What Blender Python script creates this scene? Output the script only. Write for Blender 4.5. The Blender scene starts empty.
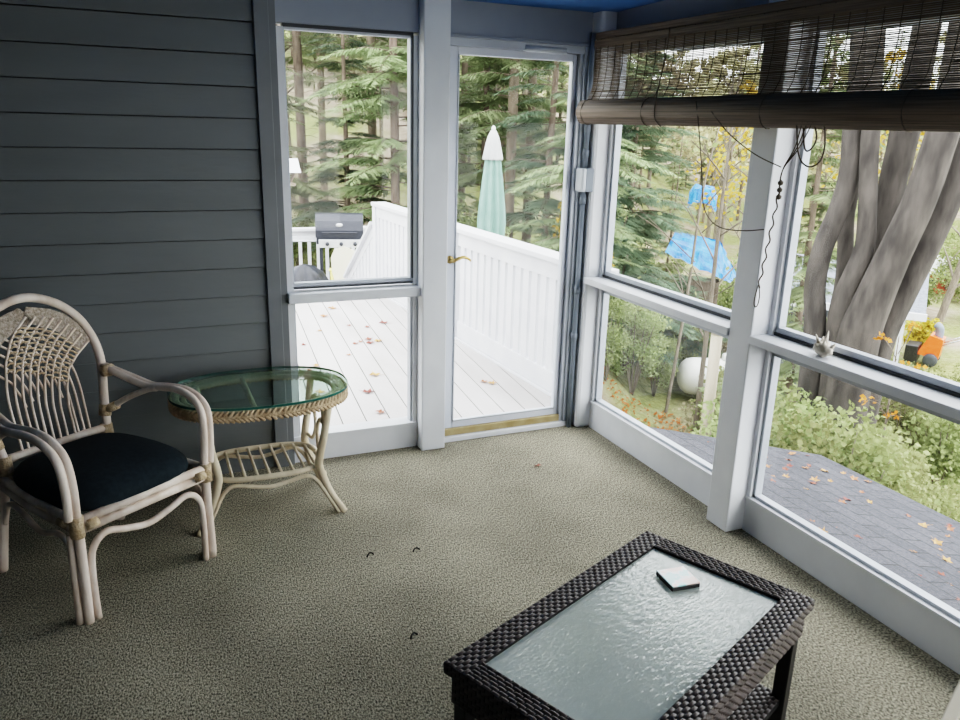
import bpy, math, random
from mathutils import Vector, Matrix, noise as mnoise
C = bpy.context.scene.collection
R = math.radians
rnd = random.Random(7)

# ---------------------------------------------------------------- materials
def mat(name, col, rough=.6, col2=None, scale=8., detail=4., bump=0., bscale=None, metal=0., spec=.5, stretch=(1,1,1), contrast=(.35,.65), vary=0.):
    m = bpy.data.materials.new(name); m.use_nodes = True
    nt = m.node_tree; N = nt.nodes; L = nt.links
    b = N['Principled BSDF']
    b.inputs['Roughness'].default_value = rough; b.inputs['Metallic'].default_value = metal
    b.inputs['Specular IOR Level'].default_value = spec
    b.inputs['Base Color'].default_value = (*col, 1)
    tc = N.new('ShaderNodeTexCoord'); mp = N.new('ShaderNodeMapping'); mp.inputs['Scale'].default_value = stretch
    L.new(tc.outputs['Object'], mp.inputs['Vector'])
    out = None
    if col2 is not None:
        n = N.new('ShaderNodeTexNoise'); n.inputs['Scale'].default_value = scale; n.inputs['Detail'].default_value = detail
        L.new(mp.outputs[0], n.inputs['Vector'])
        r = N.new('ShaderNodeValToRGB'); e = r.color_ramp.elements
        e[0].position, e[1].position = contrast; e[0].color = (*col, 1); e[1].color = (*col2, 1)
        L.new(n.outputs['Fac'], r.inputs['Fac']); out = r.outputs['Color']
    if vary:
        oi = N.new('ShaderNodeObjectInfo'); hs = N.new('ShaderNodeHueSaturation')
        mr = N.new('ShaderNodeMapRange'); mr.inputs['To Min'].default_value = 1-vary; mr.inputs['To Max'].default_value = 1+vary
        mh = N.new('ShaderNodeMapRange'); mh.inputs['To Min'].default_value = .5-vary*.08; mh.inputs['To Max'].default_value = .5+vary*.08
        L.new(oi.outputs['Random'], mr.inputs['Value']); L.new(mr.outputs[0], hs.inputs['Value'])
        L.new(oi.outputs['Random'], mh.inputs['Value']); L.new(mh.outputs[0], hs.inputs['Hue'])
        if out: L.new(out, hs.inputs['Color'])
        else: hs.inputs['Color'].default_value = (*col, 1)
        out = hs.outputs['Color']
    if out: L.new(out, b.inputs['Base Color'])
    if bump:
        n2 = N.new('ShaderNodeTexNoise'); n2.inputs['Scale'].default_value = bscale or scale*2; n2.inputs['Detail'].default_value = 3
        L.new(mp.outputs[0], n2.inputs['Vector'])
        bp = N.new('ShaderNodeBump'); bp.inputs['Strength'].default_value = bump; bp.inputs['Distance'].default_value = .01
        L.new(n2.outputs['Fac'], bp.inputs['Height']); L.new(bp.outputs[0], b.inputs['Normal'])
    return m

def leafmat(name, col, col2, trans=.35, scale=3., vary=.25):
    m = mat(name, col, .8, col2, scale=scale, spec=.1, vary=vary)
    nt = m.node_tree; N = nt.nodes; L = nt.links; b = N['Principled BSDF']
    src = b.inputs['Base Color'].links[0].from_socket
    t = N.new('ShaderNodeBsdfTranslucent'); L.new(src, t.inputs['Color'])
    mx = N.new('ShaderNodeMixShader'); mx.inputs['Fac'].default_value = trans
    L.new(b.outputs[0], mx.inputs[1]); L.new(t.outputs[0], mx.inputs[2])
    L.new(mx.outputs[0], N['Material Output'].inputs['Surface'])
    return m

def glassmat(name, tint=(1,1,1), refl=1., rough=0., haze=0., hazecol=(.8,.85,.85), bump=0., bscale=60., stretch=(1,1,1), distort=0.):
    m = bpy.data.materials.new(name); m.use_nodes = True
    nt = m.node_tree; N = nt.nodes; L = nt.links; N.remove(N['Principled BSDF'])
    tr = N.new('ShaderNodeBsdfTransparent'); tr.inputs['Color'].default_value = (*tint, 1)
    gl = N.new('ShaderNodeBsdfGlossy'); gl.inputs['Roughness'].default_value = rough
    fr = N.new('ShaderNodeLayerWeight'); fr.inputs['Blend'].default_value = .5
    pw = N.new('ShaderNodeMath'); pw.operation = 'POWER'; pw.inputs[1].default_value = 5.; L.new(fr.outputs['Facing'], pw.inputs[0])
    ad = N.new('ShaderNodeMath'); ad.operation = 'MULTIPLY_ADD'; ad.inputs[1].default_value = .96; ad.inputs[2].default_value = .04; L.new(pw.outputs[0], ad.inputs[0])
    mu = N.new('ShaderNodeMath'); mu.operation = 'MULTIPLY'; mu.inputs[1].default_value = refl; mu.use_clamp = True
    L.new(ad.outputs[0], mu.inputs[0])
    mx = N.new('ShaderNodeMixShader'); L.new(mu.outputs[0], mx.inputs['Fac'])
    L.new(gl.outputs[0], mx.inputs[2])
    base = tr.outputs[0]
    if haze:
        df = N.new('ShaderNodeBsdfDiffuse'); df.inputs['Color'].default_value = (*hazecol, 1)
        mh = N.new('ShaderNodeMixShader'); mh.inputs['Fac'].default_value = haze
        L.new(tr.outputs[0], mh.inputs[1]); L.new(df.outputs[0], mh.inputs[2]); base = mh.outputs[0]
    L.new(base, mx.inputs[1])
    if bump:
        tc = N.new('ShaderNodeTexCoord'); mp = N.new('ShaderNodeMapping'); mp.inputs['Scale'].default_value = stretch
        n = N.new('ShaderNodeTexNoise'); n.inputs['Scale'].default_value = bscale; n.inputs['Detail'].default_value = 2
        bp = N.new('ShaderNodeBump'); bp.inputs['Strength'].default_value = bump; bp.inputs['Distance'].default_value = .01
        L.new(tc.outputs['Object'], mp.inputs['Vector']); L.new(mp.outputs[0], n.inputs['Vector'])
        L.new(n.outputs['Fac'], bp.inputs['Height']); L.new(bp.outputs[0], gl.inputs['Normal']); L.new(bp.outputs[0], fr.inputs['Normal'])
    L.new(mx.outputs[0], N['Material Output'].inputs['Surface'])
    return m

M = {}
M['siding'] = mat('siding_paint', (.142,.152,.156), .5, (.16,.171,.175), scale=3, bump=.1, bscale=40, stretch=(.4,1,2))
M['lapgap'] = mat('siding_lap_painted_shade', (.07,.076,.082), .8)  # darker colour in the gaps paints the shade line under each lap
M['trimgrey'] = mat('trim_grey_paint', (.15,.16,.168), .5, (.17,.18,.19), scale=6)
M['white'] = mat('white_trim_paint', (.64,.655,.69), .45, (.70,.715,.745), scale=5, bump=.05, bscale=30)
M['header'] = mat('header_paint', (.27,.295,.34), .5, (.30,.325,.37), scale=4)
M['ceil'] = mat('ceiling_blue_paint', (.035,.15,.36), .5, (.045,.17,.40), scale=4)
M['alu'] = mat('aluminium_sash', (.42,.45,.50), .4, (.48,.51,.56), scale=10, metal=.2)
M['door'] = mat('door_white_enamel', (.62,.66,.74), .35, (.68,.71,.78), scale=6)
M['gasket'] = mat('dark_gasket', (.05,.055,.06), .6)
M['brass'] = mat('brass', (.55,.38,.14), .3, (.62,.45,.2), scale=20, metal=.8)
M['thresh'] = mat('brass_threshold', (.34,.26,.12), .45, (.44,.36,.2), scale=14, metal=.35)
M['conduit'] = mat('grey_conduit', (.17,.20,.24), .5, (.2,.23,.27), scale=9)
M['box'] = mat('junction_box_grey', (.50,.54,.58), .4, (.55,.58,.62), scale=9)
M['rattan'] = mat('whitewashed_rattan', (.62,.50,.41), .5, (.84,.74,.66), scale=14, detail=6, bump=.25, bscale=60, stretch=(1,1,.35))
M['rattan2'] = mat('cream_rattan', (.54,.45,.32), .5, (.72,.63,.48), scale=14, detail=6, bump=.25, bscale=60, stretch=(1,1,.35))
M['wrap'] = mat('rattan_wrap', (.40,.29,.17), .6, (.60,.48,.33), scale=60, bump=.5, bscale=150)
M['weave'] = mat('woven_cane', (.26,.21,.16), .7, (.50,.43,.36), scale=90, bump=.6, bscale=160)
M['braid'] = mat('braided_cane', (.34,.24,.14), .6, (.58,.45,.30), scale=40, bump=.4, bscale=120)
M['cushion'] = mat('navy_fabric', (.009,.016,.021), .85, (.014,.024,.030), scale=60, bump=.2, bscale=300, spec=.2)
M['tglass'] = glassmat('green_tinted_glass', (.80,.90,.86), 1.25)
M['tglassedge'] = mat('glass_edge_green', (.02,.10,.085), .1, (.03,.14,.11), scale=20, spec=.8)
M['wicker'] = mat('dark_wicker', (.045,.034,.032), .38, (.085,.066,.062), scale=30, spec=.5)
M['wickergap'] = mat('dark_wicker_core', (.006,.005,.005), .8)
M['blackmetal'] = mat('black_powdercoat', (.012,.011,.011), .45, (.018,.016,.016), scale=20)
M['pane'] = glassmat('clear_pane', (.98,.99,.985), .25)
M['panehaze'] = glassmat('sheen_haze_pane', (.98,.99,.985), .4, haze=.012)  # faint pale diffuse mix paints the reflected sheen on the lower panes
M['deck'] = mat('deck_paint', (.42,.395,.385), .7, (.53,.505,.50), scale=3, detail=8, bump=.2, bscale=40, stretch=(1,.25,1))
M['rail'] = mat('rail_white_paint', (.62,.63,.67), .5, (.68,.69,.72), scale=5)
M['bark'] = mat('maple_bark', (.026,.022,.02), .9, (.095,.083,.074), scale=9, detail=10, bump=.9, bscale=22, stretch=(1,1,.3), contrast=(.3,.7))
M['bark2'] = mat('conifer_bark', (.13,.10,.075), .9, (.25,.20,.155), scale=12, detail=6, bump=.6, bscale=30, stretch=(1,1,.3), vary=.25)
M['palebark'] = mat('pale_sapling_bark', (.13,.11,.085), .9, (.22,.19,.15), scale=14, bump=.4, stretch=(1,1,.3), vary=.2)
M['postwood'] = mat('weathered_post', (.30,.26,.20), .9, (.42,.37,.29), scale=9, bump=.3, stretch=(1,1,.1))
M['needle'] = leafmat('needles_pale_green', (.20,.245,.13), (.34,.38,.22))
M['needle2'] = leafmat('needles_blue_green', (.11,.155,.105), (.22,.275,.18))
M['bush'] = leafmat('bush_green', (.20,.235,.10), (.34,.37,.19), vary=.3)
M['bushy'] = leafmat('bush_yellow', (.42,.34,.05), (.52,.44,.12))
M['bushdry'] = leafmat('dry_weeds', (.30,.27,.17), (.42,.38,.26), vary=.3)
M['yellow'] = leafmat('autumn_yellow', (.46,.34,.05), (.58,.46,.12))
M['orange'] = leafmat('autumn_orange', (.40,.13,.035), (.52,.20,.07))
M['leaf'] = mat('fallen_leaf', (.30,.12,.06), .8, (.46,.22,.12), scale=10, vary=.4)
M['shingle'] = None
M['tarp'] = mat('blue_tarp', (.004,.10,.40), .35, (.03,.22,.60), scale=5, detail=6, bump=.9, bscale=7)
M['tank'] = mat('white_tank', (.74,.74,.72), .45, (.80,.80,.78), scale=6)
M['cover'] = mat('black_cover', (.012,.014,.02), .3, (.03,.033,.045), scale=10, bump=.5, bscale=12)
M['grill'] = mat('grill_dark', (.02,.023,.034), .4, (.03,.033,.045), scale=20)
M['steel'] = mat('grill_steel', (.55,.56,.6), .35, (.62,.63,.66), scale=20, metal=.5)
M['ivory'] = mat('pale_plastic', (.78,.75,.58), .5, (.82,.79,.64), scale=5)
M['ychair'] = mat('yellow_plastic', (.75,.66,.22), .5, (.8,.72,.3), scale=5)
M['umb'] = mat('mint_canvas', (.17,.28,.24), .8, (.22,.34,.30), scale=6, vary=0)
M['umbtop'] = mat('pale_vent_canvas', (.42,.43,.43), .8, (.48,.49,.49), scale=6)
M['blind'] = mat('bamboo_slats', (.10,.074,.052), .7, (.19,.145,.105), scale=6, detail=6, stretch=(1,.6,30), bump=.3)
M['blindroll'] = mat('bamboo_roll', (.085,.062,.045), .7, (.16,.12,.09), scale=6, detail=6, stretch=(8,.5,30), bump=.3)
M['cord'] = mat('dark_cord', (.075,.06,.045), .8)
M['coaster'] = None
M['shell'] = mat('spiny_shell', (.42,.37,.30), .7, (.72,.67,.60), scale=30, bump=.5)
M['orangebody'] = mat('orange_enamel', (.75,.10,.02), .35, (.8,.14,.04), scale=8)
M['shedwall'] = mat('shed_wall', (.70,.70,.68), .6, (.76,.76,.74), scale=5)
M['shedroof'] = mat('shed_roof', (.15,.165,.20), .8, (.22,.235,.27), scale=20)
M['redwall'] = mat('red_wall', (.42,.09,.05), .7, (.5,.13,.08), scale=5)
M['ropewhite'] = mat('cream_slats', (.42,.38,.30), .6, (.50,.45,.36), scale=8)

def carpet():
    m = bpy.data.materials.new('olive_loop_carpet'); m.use_nodes = True
    nt = m.node_tree; N = nt.nodes; L = nt.links; b = N['Principled BSDF']
    b.inputs['Roughness'].default_value = .95; b.inputs['Specular IOR Level'].default_value = .1
    tc = N.new('ShaderNodeTexCoord'); mp = N.new('ShaderNodeMapping'); mp.inputs['Rotation'].default_value = (0,0,R(10)); mp.inputs['Scale'].default_value = (1,.55,1)
    L.new(tc.outputs['Object'], mp.inputs['Vector'])
    n = N.new('ShaderNodeTexNoise'); n.inputs['Scale'].default_value = 190; n.inputs['Detail'].default_value = 4; n.inputs['Roughness'].default_value = .75
    L.new(mp.outputs[0], n.inputs['Vector'])
    r = N.new('ShaderNodeValToRGB'); r.color_ramp.elements[0].position = .39; r.color_ramp.elements[1].position = .63
    r.color_ramp.elements[0].color = (.05,.046,.034,1); r.color_ramp.elements[1].color = (.53,.49,.385,1)
    L.new(n.outputs['Fac'], r.inputs['Fac'])
    n2 = N.new('ShaderNodeTexNoise'); n2.inputs['Scale'].default_value = 2.2; n2.inputs['Detail'].default_value = 5
    L.new(tc.outputs['Object'], n2.inputs['Vector'])
    mr = N.new('ShaderNodeMapRange'); mr.inputs['From Min'].default_value = .3; mr.inputs['From Max'].default_value = .7; mr.inputs['To Min'].default_value = .78; mr.inputs['To Max'].default_value = 1.18
    L.new(n2.outputs['Fac'], mr.inputs['Value'])
    mx = N.new('ShaderNodeMix'); mx.data_type = 'RGBA'; mx.blend_type = 'MULTIPLY'; mx.inputs['Factor'].default_value = 1
    L.new(r.outputs['Color'], mx.inputs['A']); L.new(mr.outputs[0], mx.inputs['B'])
    L.new(mx.outputs['Result'], b.inputs['Base Color'])
    bp = N.new('ShaderNodeBump'); bp.inputs['Strength'].default_value = .9; bp.inputs['Distance'].default_value = .006
    L.new(n.outputs['Fac'], bp.inputs['Height']); L.new(bp.outputs[0], b.inputs['Normal'])
    return m
M['carpet'] = carpet()

def shingle():
    m = mat('asphalt_shingles', (.045,.047,.058), .95, (.085,.088,.105), scale=60, detail=6, bump=.4, bscale=90)
    nt = m.node_tree; N = nt.nodes; L = nt.links; b = N['Principled BSDF']
    src = b.inputs['Base Color'].links[0].from_socket
    tc = N.new('ShaderNodeTexCoord'); mp = N.new('ShaderNodeMapping'); mp.inputs['Rotation'].default_value = (0,0,R(90))
    L.new(tc.outputs['Object'], mp.inputs['Vector'])
    br = N.new('ShaderNodeTexBrick'); br.offset = .5
    br.inputs['Scale'].default_value = 1; br.inputs['Brick Width'].default_value = .30; br.inputs['Row Height'].default_value = .14
    br.inputs['Mortar Size'].default_value = .006; br.inputs['Color1'].default_value = (.8,.8,.8,1); br.inputs['Color2'].default_value = (1.15,1.12,1.1,1); br.inputs['Mortar'].default_value = (.35,.35,.35,1)
    L.new(mp.outputs[0], br.inputs['Vector'])
    mx = N.new('ShaderNodeMix'); mx.data_type = 'RGBA'; mx.blend_type = 'MULTIPLY'; mx.inputs['Factor'].default_value = 1
    L.new(src, mx.inputs['A']); L.new(br.outputs['Color'], mx.inputs['B']); L.new(mx.outputs['Result'], b.inputs['Base Color'])
    return m
M['shingle'] = shingle()

def groundmat():
    m = mat('ground_litter', (.19,.15,.11), .95, (.31,.265,.21), scale=2.5, detail=10, spec=.1)
    nt = m.node_tree; N = nt.nodes; L = nt.links; b = N['Principled BSDF']
    src = b.inputs['Base Color'].links[0].from_socket
    tc = N.new('ShaderNodeTexCoord')
    n = N.new('ShaderNodeTexNoise'); n.inputs['Scale'].default_value = .22; n.inputs['Detail'].default_value = 6
    L.new(tc.outputs['Object'], n.inputs['Vector'])
    r = N.new('ShaderNodeValToRGB'); r.color_ramp.elements[0].position = .42; r.color_ramp.elements[1].position = .56
    L.new(n.outputs['Fac'], r.inputs['Fac'])
    n2 = N.new('ShaderNodeTexNoise'); n2.inputs['Scale'].default_value = 9; n2.inputs['Detail'].default_value = 8
    L.new(tc.outputs['Object'], n2.inputs['Vector'])
    r2 = N.new('ShaderNodeValToRGB'); r2.color_ramp.elements[0].color = (.13,.15,.055,1); r2.color_ramp.elements[1].color = (.25,.255,.12,1)
    r2.color_ramp.elements[0].position = .35; r2.color_ramp.elements[1].position = .65
    L.new(n2.outputs['Fac'], r2.inputs['Fac'])
    mx = N.new('ShaderNodeMix'); mx.data_type = 'RGBA'
    L.new(r.outputs['Color'], mx.inputs['Factor']); L.new(src, mx.inputs['A']); L.new(r2.outputs['Color'], mx.inputs['B'])
    L.new(mx.outputs['Result'], b.inputs['Base Color'])
    return m
M['ground'] = groundmat()

def coastermat():
    m = mat('coaster_print', (.45,.80,.80), .12, (.92,.66,.58), scale=22, detail=2, contrast=(.45,.6), spec=1.)
    nt = m.node_tree; N = nt.nodes; r = [n for n in N if n.type == 'VALTORGB'][0]
    e = r.color_ramp.elements.new(.5); e.color = (.92,.94,.94,1)
    return m
M['coaster'] = coastermat()

# ---------------------------------------------------------------- mesh helpers
class MB:
    def __init__(s): s.v = []; s.f = []; s.sm = []; s.mi = []
    def add(s, vs, fs, smooth=False, mi=0):
        o = len(s.v); s.v += [tuple(v) for v in vs]
        for f in fs: s.f.append(tuple(o+i for i in f)); s.sm.append(smooth); s.mi.append(mi)
        return s
    def box(s, a, b, bev=0., mi=0, xf=None):
        x0,y0,z0 = [min(p,q) for p,q in zip(a,b)]; x1,y1,z1 = [max(p,q) for p,q in zip(a,b)]
        if bev <= 0:
            vs = [(x0,y0,z0),(x1,y0,z0),(x1,y1,z0),(x0,y1,z0),(x0,y0,z1),(x1,y0,z1),(x1,y1,z1),(x0,y1,z1)]
            fs = [(0,3,2,1),(4,5,6,7),(0,1,5,4),(1,2,6,5),(2,3,7,6),(3,0,4,7)]
        else:
            import bmesh
            bm = bmesh.new(); bmesh.ops.create_cube(bm, size=1)
            for v in bm.verts: v.co = Vector(((x0+x1)/2+v.co.x*(x1-x0), (y0+y1)/2+v.co.y*(y1-y0), (z0+z1)/2+v.co.z*(z1-z0)))
            bmesh.ops.bevel(bm, geom=bm.edges[:], offset=bev, segments=2, profile=.5, affect='EDGES')
            bm.verts.index_update(); vs = [v.co[:] for v in bm.verts]; fs = [[v.index for v in f.verts] for f in bm.faces]; bm.free()
        if xf is not None: vs = [tuple(xf @ Vector(v)) for v in vs]
        return s.add(vs, fs, False, mi)
    def tube(s, pts, r, n=8, smooth_path=0, cap=True, mi=0, flat=1.):
        pts = [Vector(p) for p in pts]; rs = list(r) if hasattr(r, '__len__') else [r]*len(pts)
        if smooth_path and len(pts) > 2: pts, rs = spline(pts, rs, smooth_path)
        up = Vector((0,0,1)); vs = []; prev = None
        for i, p in enumerate(pts):
            t = (pts[min(i+1,len(pts)-1)] - pts[max(i-1,0)])
            t = t.normalized() if t.length > 1e-9 else up
            if prev is None: a = t.cross(up if abs(t.z) < .9 else Vector((1,0,0))).normalized()
            else:
                a = (prev - t*prev.dot(t)); a = a.normalized() if a.length > 1e-6 else t.orthogonal().normalized()
            prev = a; b = t.cross(a)
            for k in range(n):
                w = 2*math.pi*k/n; vs.append(p + a*math.cos(w)*rs[i] + b*math.sin(w)*rs[i]*flat)
        fs = []
        for i in range(len(pts)-1):
            for k in range(n): fs.append((i*n+k, i*n+(k+1)%n, (i+1)*n+(k+1)%n, (i+1)*n+k))
        if cap: fs.append(tuple(range(n))[::-1]); fs.append(tuple((len(pts)-1)*n+k for k in range(n)))
        return s.add(vs, fs, True, mi)
    def lathe(s, prof, n=24, c=(0,0,0), sx=1., sy=1., mi=0, wob=None):
        vs = []; fs = []
        for i, (r, z) in enumerate(prof):
            for k in range(n):
                w = 2*math.pi*k/n; rr = r*(wob(w, z) if wob else 1)
                vs.append((c[0]+math.cos(w)*rr*sx, c[1]+math.sin(w)*rr*sy, c[2]+z))
        for i in range(len(prof)-1):
            for k in range(n): fs.append((i*n+k, i*n+(k+1)%n, (i+1)*n+(k+1)%n, (i+1)*n+k))
        fs.append(tuple(range(n))[::-1]); fs.append(tuple((len(prof)-1)*n+k for k in range(n)))
        return s.add(vs, fs, True, mi)
    def quad(s, a, b, c, d, mi=0): return s.add([a,b,c,d], [(0,1,2,3)], False, mi)
    def build(s, name, m, parent=None, loc=None, rotz=0.):
        me = bpy.data.meshes.new(name); me.from_pydata(s.v, [], s.f)
        me.polygons.foreach_set('use_smooth', s.sm)
        ms = m if isinstance(m, (list,tuple)) else [m]
        for q in ms: me.materials.append(q)
        if len(ms) > 1: me.polygons.foreach_set('material_index', s.mi)
        me.update()
        o = bpy.data.objects.new(name, me); C.objects.link(o)
        if parent is not None: o.parent = parent
        if loc is not None: o.location = loc
        o.rotation_euler.z = rotz
        return o

def spline(pts, rs, k):
    out = []; orr = []
    n = len(pts)
    for i in range(n-1):
        p0 = pts[max(i-1,0)]; p1 = pts[i]; p2 = pts[i+1]; p3 = pts[min(i+2,n-1)]
        for j in range(k):
            t = j/k
            out.append(.5*((2*p1)+(p2-p0)*t+(2*p0-5*p1+4*p2-p3)*t*t+(3*p1-p0-3*p2+p3)*t**3)); orr.append(rs[i]*(1-t)+rs[i+1]*t)
    out.append(pts[-1]); orr.append(rs[-1])
    return out, orr

def tag(o, label, cat, group=None, kind=None):
    if label: o['label'] = label
    if cat: o['category'] = cat
    if group: o['group'] = group
    if kind: o['kind'] = kind
    return o
def thing(name, label, cat, loc=(0,0,0), rotz=0., group=None):
    o = bpy.data.objects.new(name, None); C.objects.link(o); o.location = loc; o.rotation_euler.z = rotz; o.empty_display_size = .1
    return tag(o, label, cat, group)
def struct(o): o['kind'] = 'structure'; return o
def dup(root, loc, rotz=0., scale=None, label=None):
    c = root.copy(); C.objects.link(c); c.location = loc; c.rotation_euler.z = rotz
    if scale: c.scale = scale
    if label: c['label'] = label
    for ch in list(root.children):
        d = ch.copy(); C.objects.link(d); d.parent = c
        for g in list(ch.children):
            e = g.copy(); C.objects.link(e); e.parent = d
    return c

# ================================================================= ROOM SHELL
fl = MB().box((-5,-5.2,-.06),(.02,.06,0)).build('floor', M['carpet']); struct(fl)
cm = MB(); cm.add([(-5.2,.1,2.195),(.1,.1,2.195),(.1,-5.3,2.32),(-5.2,-5.3,2.32),(-5.2,.1,2.26),(.1,.1,2.26),(.1,-5.3,2.38),(-5.2,-5.3,2.38)],
                  [(0,3,2,1),(4,5,6,7),(0,1,5,4),(1,2,6,5),(2,3,7,6),(3,0,4,7)])
struct(cm.build('ceiling', M['ceil']))
# lap siding wall: one wall, boards are surface pattern
sb = MB()
z = .868-.13*7
while z < 2.35:
    y0 = -.016; y1 = -.004
    z0, z1 = max(z, -.04), z+.1255
    sb.add([(-5.1,y0,z0),(-1.755,y0,z0),(-1.755,y1,z1),(-5.1,y1,z1),(-5.1,.03,z0),(-1.755,.03,z0),(-5.1,.03,z1),(-1.755,.03,z1)], [(0,1,2,3),(4,5,1,0),(3,2,7,6)])
    z += .13
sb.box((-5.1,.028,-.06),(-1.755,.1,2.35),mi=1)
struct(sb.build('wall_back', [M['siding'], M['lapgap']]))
# corner board between siding and window
cb = MB().box((-1.757,-.03,0),(-1.695,.1,2.3),.003).box((-1.695,-.018,0),(-1.664,.1,2.3),.002)
struct(cb.build('trim_1', M['trimgrey']))
sp = MB().box((-3.06,-.035,0),(-2.945,0,.095),.003).box((-3.06,-.03,.097),(-2.95,0,.235),.003)
struct(sp.build('trim_2', M['white']))

# window_1 (left, in the back wall)
w1 = struct(MB().box((-1.664,0,0),(-1.018,.08,.128),.003).box((-1.664,-.008,.128),(-1.018,.09,.140),.002).build('window_1', M['white']))
def part(name, mb, m, parent): return mb.build(name, m, parent)
part('window_frame', MB().box((-1.664,.0,.14),(-1.632,.09,2.03)).box((-1.04,.0,.14),(-1.018,.09,2.03)), M['white'], w1)
part('header', MB().box((-1.664,-.005,2.045),(-1.018,.1,2.3)), M['header'], w1)
part('sash_frame', MB().box((-1.632,.02,2.02),(-1.04,.06,2.045)).box((-1.632,.02,.9),(-1.624,.06,2.02)).box((-1.052,.015,.9),(-1.04,.06,2.02)).box((-1.632,.02,.882),(-1.04,.06,.906))
     .box((-1.632,.02,.14),(-1.624,.06,.82)).box((-1.052,.015,.14),(-1.04,.06,.82)), M['alu'], w1)
part('gasket_strip', MB().box((-1.632,.008,2.030),(-1.04,.03,2.044)).box((-1.046,.004,.906),(-1.036,.03,2.03)).box((-1.632,.008,.880),(-1.04,.03,.888)), M['gasket'], w1)
part('middle_rail', MB().box((-1.664,-.048,.822),(-1.018,.08,.868),.003), M['white'], w1)
part('upper_pane', MB().box((-1.628,.038,.9),(-1.045,.041,2.025)), M['pane'], w1)
part('lower_pane', MB().box((-1.628,.038,.135),(-1.045,.041,.825)), M['pane'], w1)

# posts
struct(MB().box((-1.018,-.076,0),(-.888,.09,2.3),.006).build('trim_3', M['white']))
struct(MB().box((-.085,-.066,0),(.06,.09,2.3),.018).build('trim_4', M['white']))
struct(MB().box((-.088,-1.344,0),(.06,-1.214,2.35),.006).build('trim_5', M['white']))
struct(MB().box((-.088,-2.82,0),(.06,-2.69,2.35),.006).build('trim_6', M['white']))
struct(MB().box((-.088,-4.3,0),(.06,-4.17,2.35),.006).build('trim_7', M['white']))

# door_1
d1 = struct(MB().box((-.888,.0,2.04),(-.1,.1,2.3)).box((-.888,-.012,2.035),(-.1,.0,2.05),.002).build('door_1', M['header']))
part('door_frame', MB().box((-.888,.0,0),(-.862,.09,2.04)).box((-.135,-.005,0),(-.085,.09,2.04)).box((-.155,.01,0),(-.135,.09,2.04)).box((-.888,.0,2.0),(-.1,.05,2.04)), M['alu'], d1)
leaf = part('door_leaf', MB().box((-.86,.035,.055),(-.806,.075,2.0),.003).box((-.178,.035,.055),(-.157,.075,2.0),.003).box((-.806,.035,1.965),(-.178,.075,2.0),.003).box((-.806,.035,.055),(-.178,.075,.10),.003), M['door'], d1)
part('glazing_strip', MB().box((-.806,.03,.10),(-.8,.04,1.965)).box((-.184,.03,.10),(-.178,.04,1.965)).box((-.806,.03,.10),(-.178,.04,.107)), M['alu'], leaf)
part('glass_pane', MB().box((-.806,.053,.10),(-.178,.056,1.965)), M['pane'], d1)
part('threshold', MB().box((-.888,-.012,0),(-.1,.09,.028),.003), M['white'], d1)
part('threshold_plate', MB().box((-.888,.012,.028),(-.1,.034,.066),.003), M['thresh'], d1)
h = MB().tube([(-.835,.03,.985),(-.835,-.02,.985)], .010, 10).tube([(-.835,-.02,.985),(-.815,-.026,.995),(-.785,-.026,1.003),(-.755,-.024,.995),(-.742,-.022,.985)], [.008,.008,.007,.006,.004], 8, 4)
h.lathe([(.001,0),(.02,0),(.02,.006),(.001,.008)], 14, (0,0,0))
ho = part('door_handle', MB().tube([(-.835,.034,.985),(-.835,-.02,.985)], .009, 10).tube([(-.835,-.02,.985),(-.815,-.028,.997),(-.785,-.028,1.005),(-.755,-.024,.995),(-.742,-.022,.982)], [.009,.009,.008,.007,.004], 8, 4).tube([(-.835,.034,.985),(-.835,.026,.985)], .02, 14), M['brass'], leaf)
clo = MB().tube([(-.50,.012,2.012),(-.47,.012,2.012)], .012, 10).tube([(-.47,.012,2.012),(-.24,.012,2.010)], .018, 12).tube([(-.63,.012,2.012),(-.50,.012,2.012)], .006, 8)
clo.box((-.25,.002,2.0),(-.165,.022,2.022),.003)
part('door_closer', clo, M['alu'], d1)

# right wall windows
def right_window(n, y0, y1, detailed=True):
    w = struct(MB().box((0,y0,0),(.06,y1,.148),.003).box((-.006,y0,.148),(.07,y1,.162),.002).build('window_%d' % n, M['white']))
    part('window_frame', MB().box((0,y1-.022,.16),(.06,y1,2.02)).box((0,y0,.16),(.06,y0+.022,2.02)), M['white'], w)
    part('header', MB().box((-.002,y0,2.02),(.07,y1,2.35)), M['header'], w)
    a, b = y0+.022, y1-.022
    part('sash_frame', MB().box((.015,a,.885),(.05,b,.908)).box((.015,a,.79),(.05,b,.845)).box((.015,a,.16),(.05,b,.175)).box((.015,a,2.0),(.05,b,2.02))
         .box((.015,a,.9),(.05,a+.016,2.02)).box((.015,b-.016,.9),(.05,b,2.02)).box((.015,a,.16),(.05,a+.014,.8)).box((.015,b-.014,.16),(.05,b,.8)), M['alu'], w)
    part('middle_rail', MB().box((-.096,y0,.842),(.015,y1,.875),.003), M['white'], w)
    part('gasket_strip', MB().box((.008,a,.875),(.02,b,.887)), M['gasket'], w)
    part('upper_pane', MB().box((.030,a,.9),(.033,b,2.01)), M['pane'], w)
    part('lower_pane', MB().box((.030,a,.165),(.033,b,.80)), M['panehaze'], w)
    return w
right_window(2, -1.214, -.066); right_window(3, -2.69, -1.344); right_window(4, -4.17, -2.82)  # the last one is out of view, put in for the daylight it admits
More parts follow.
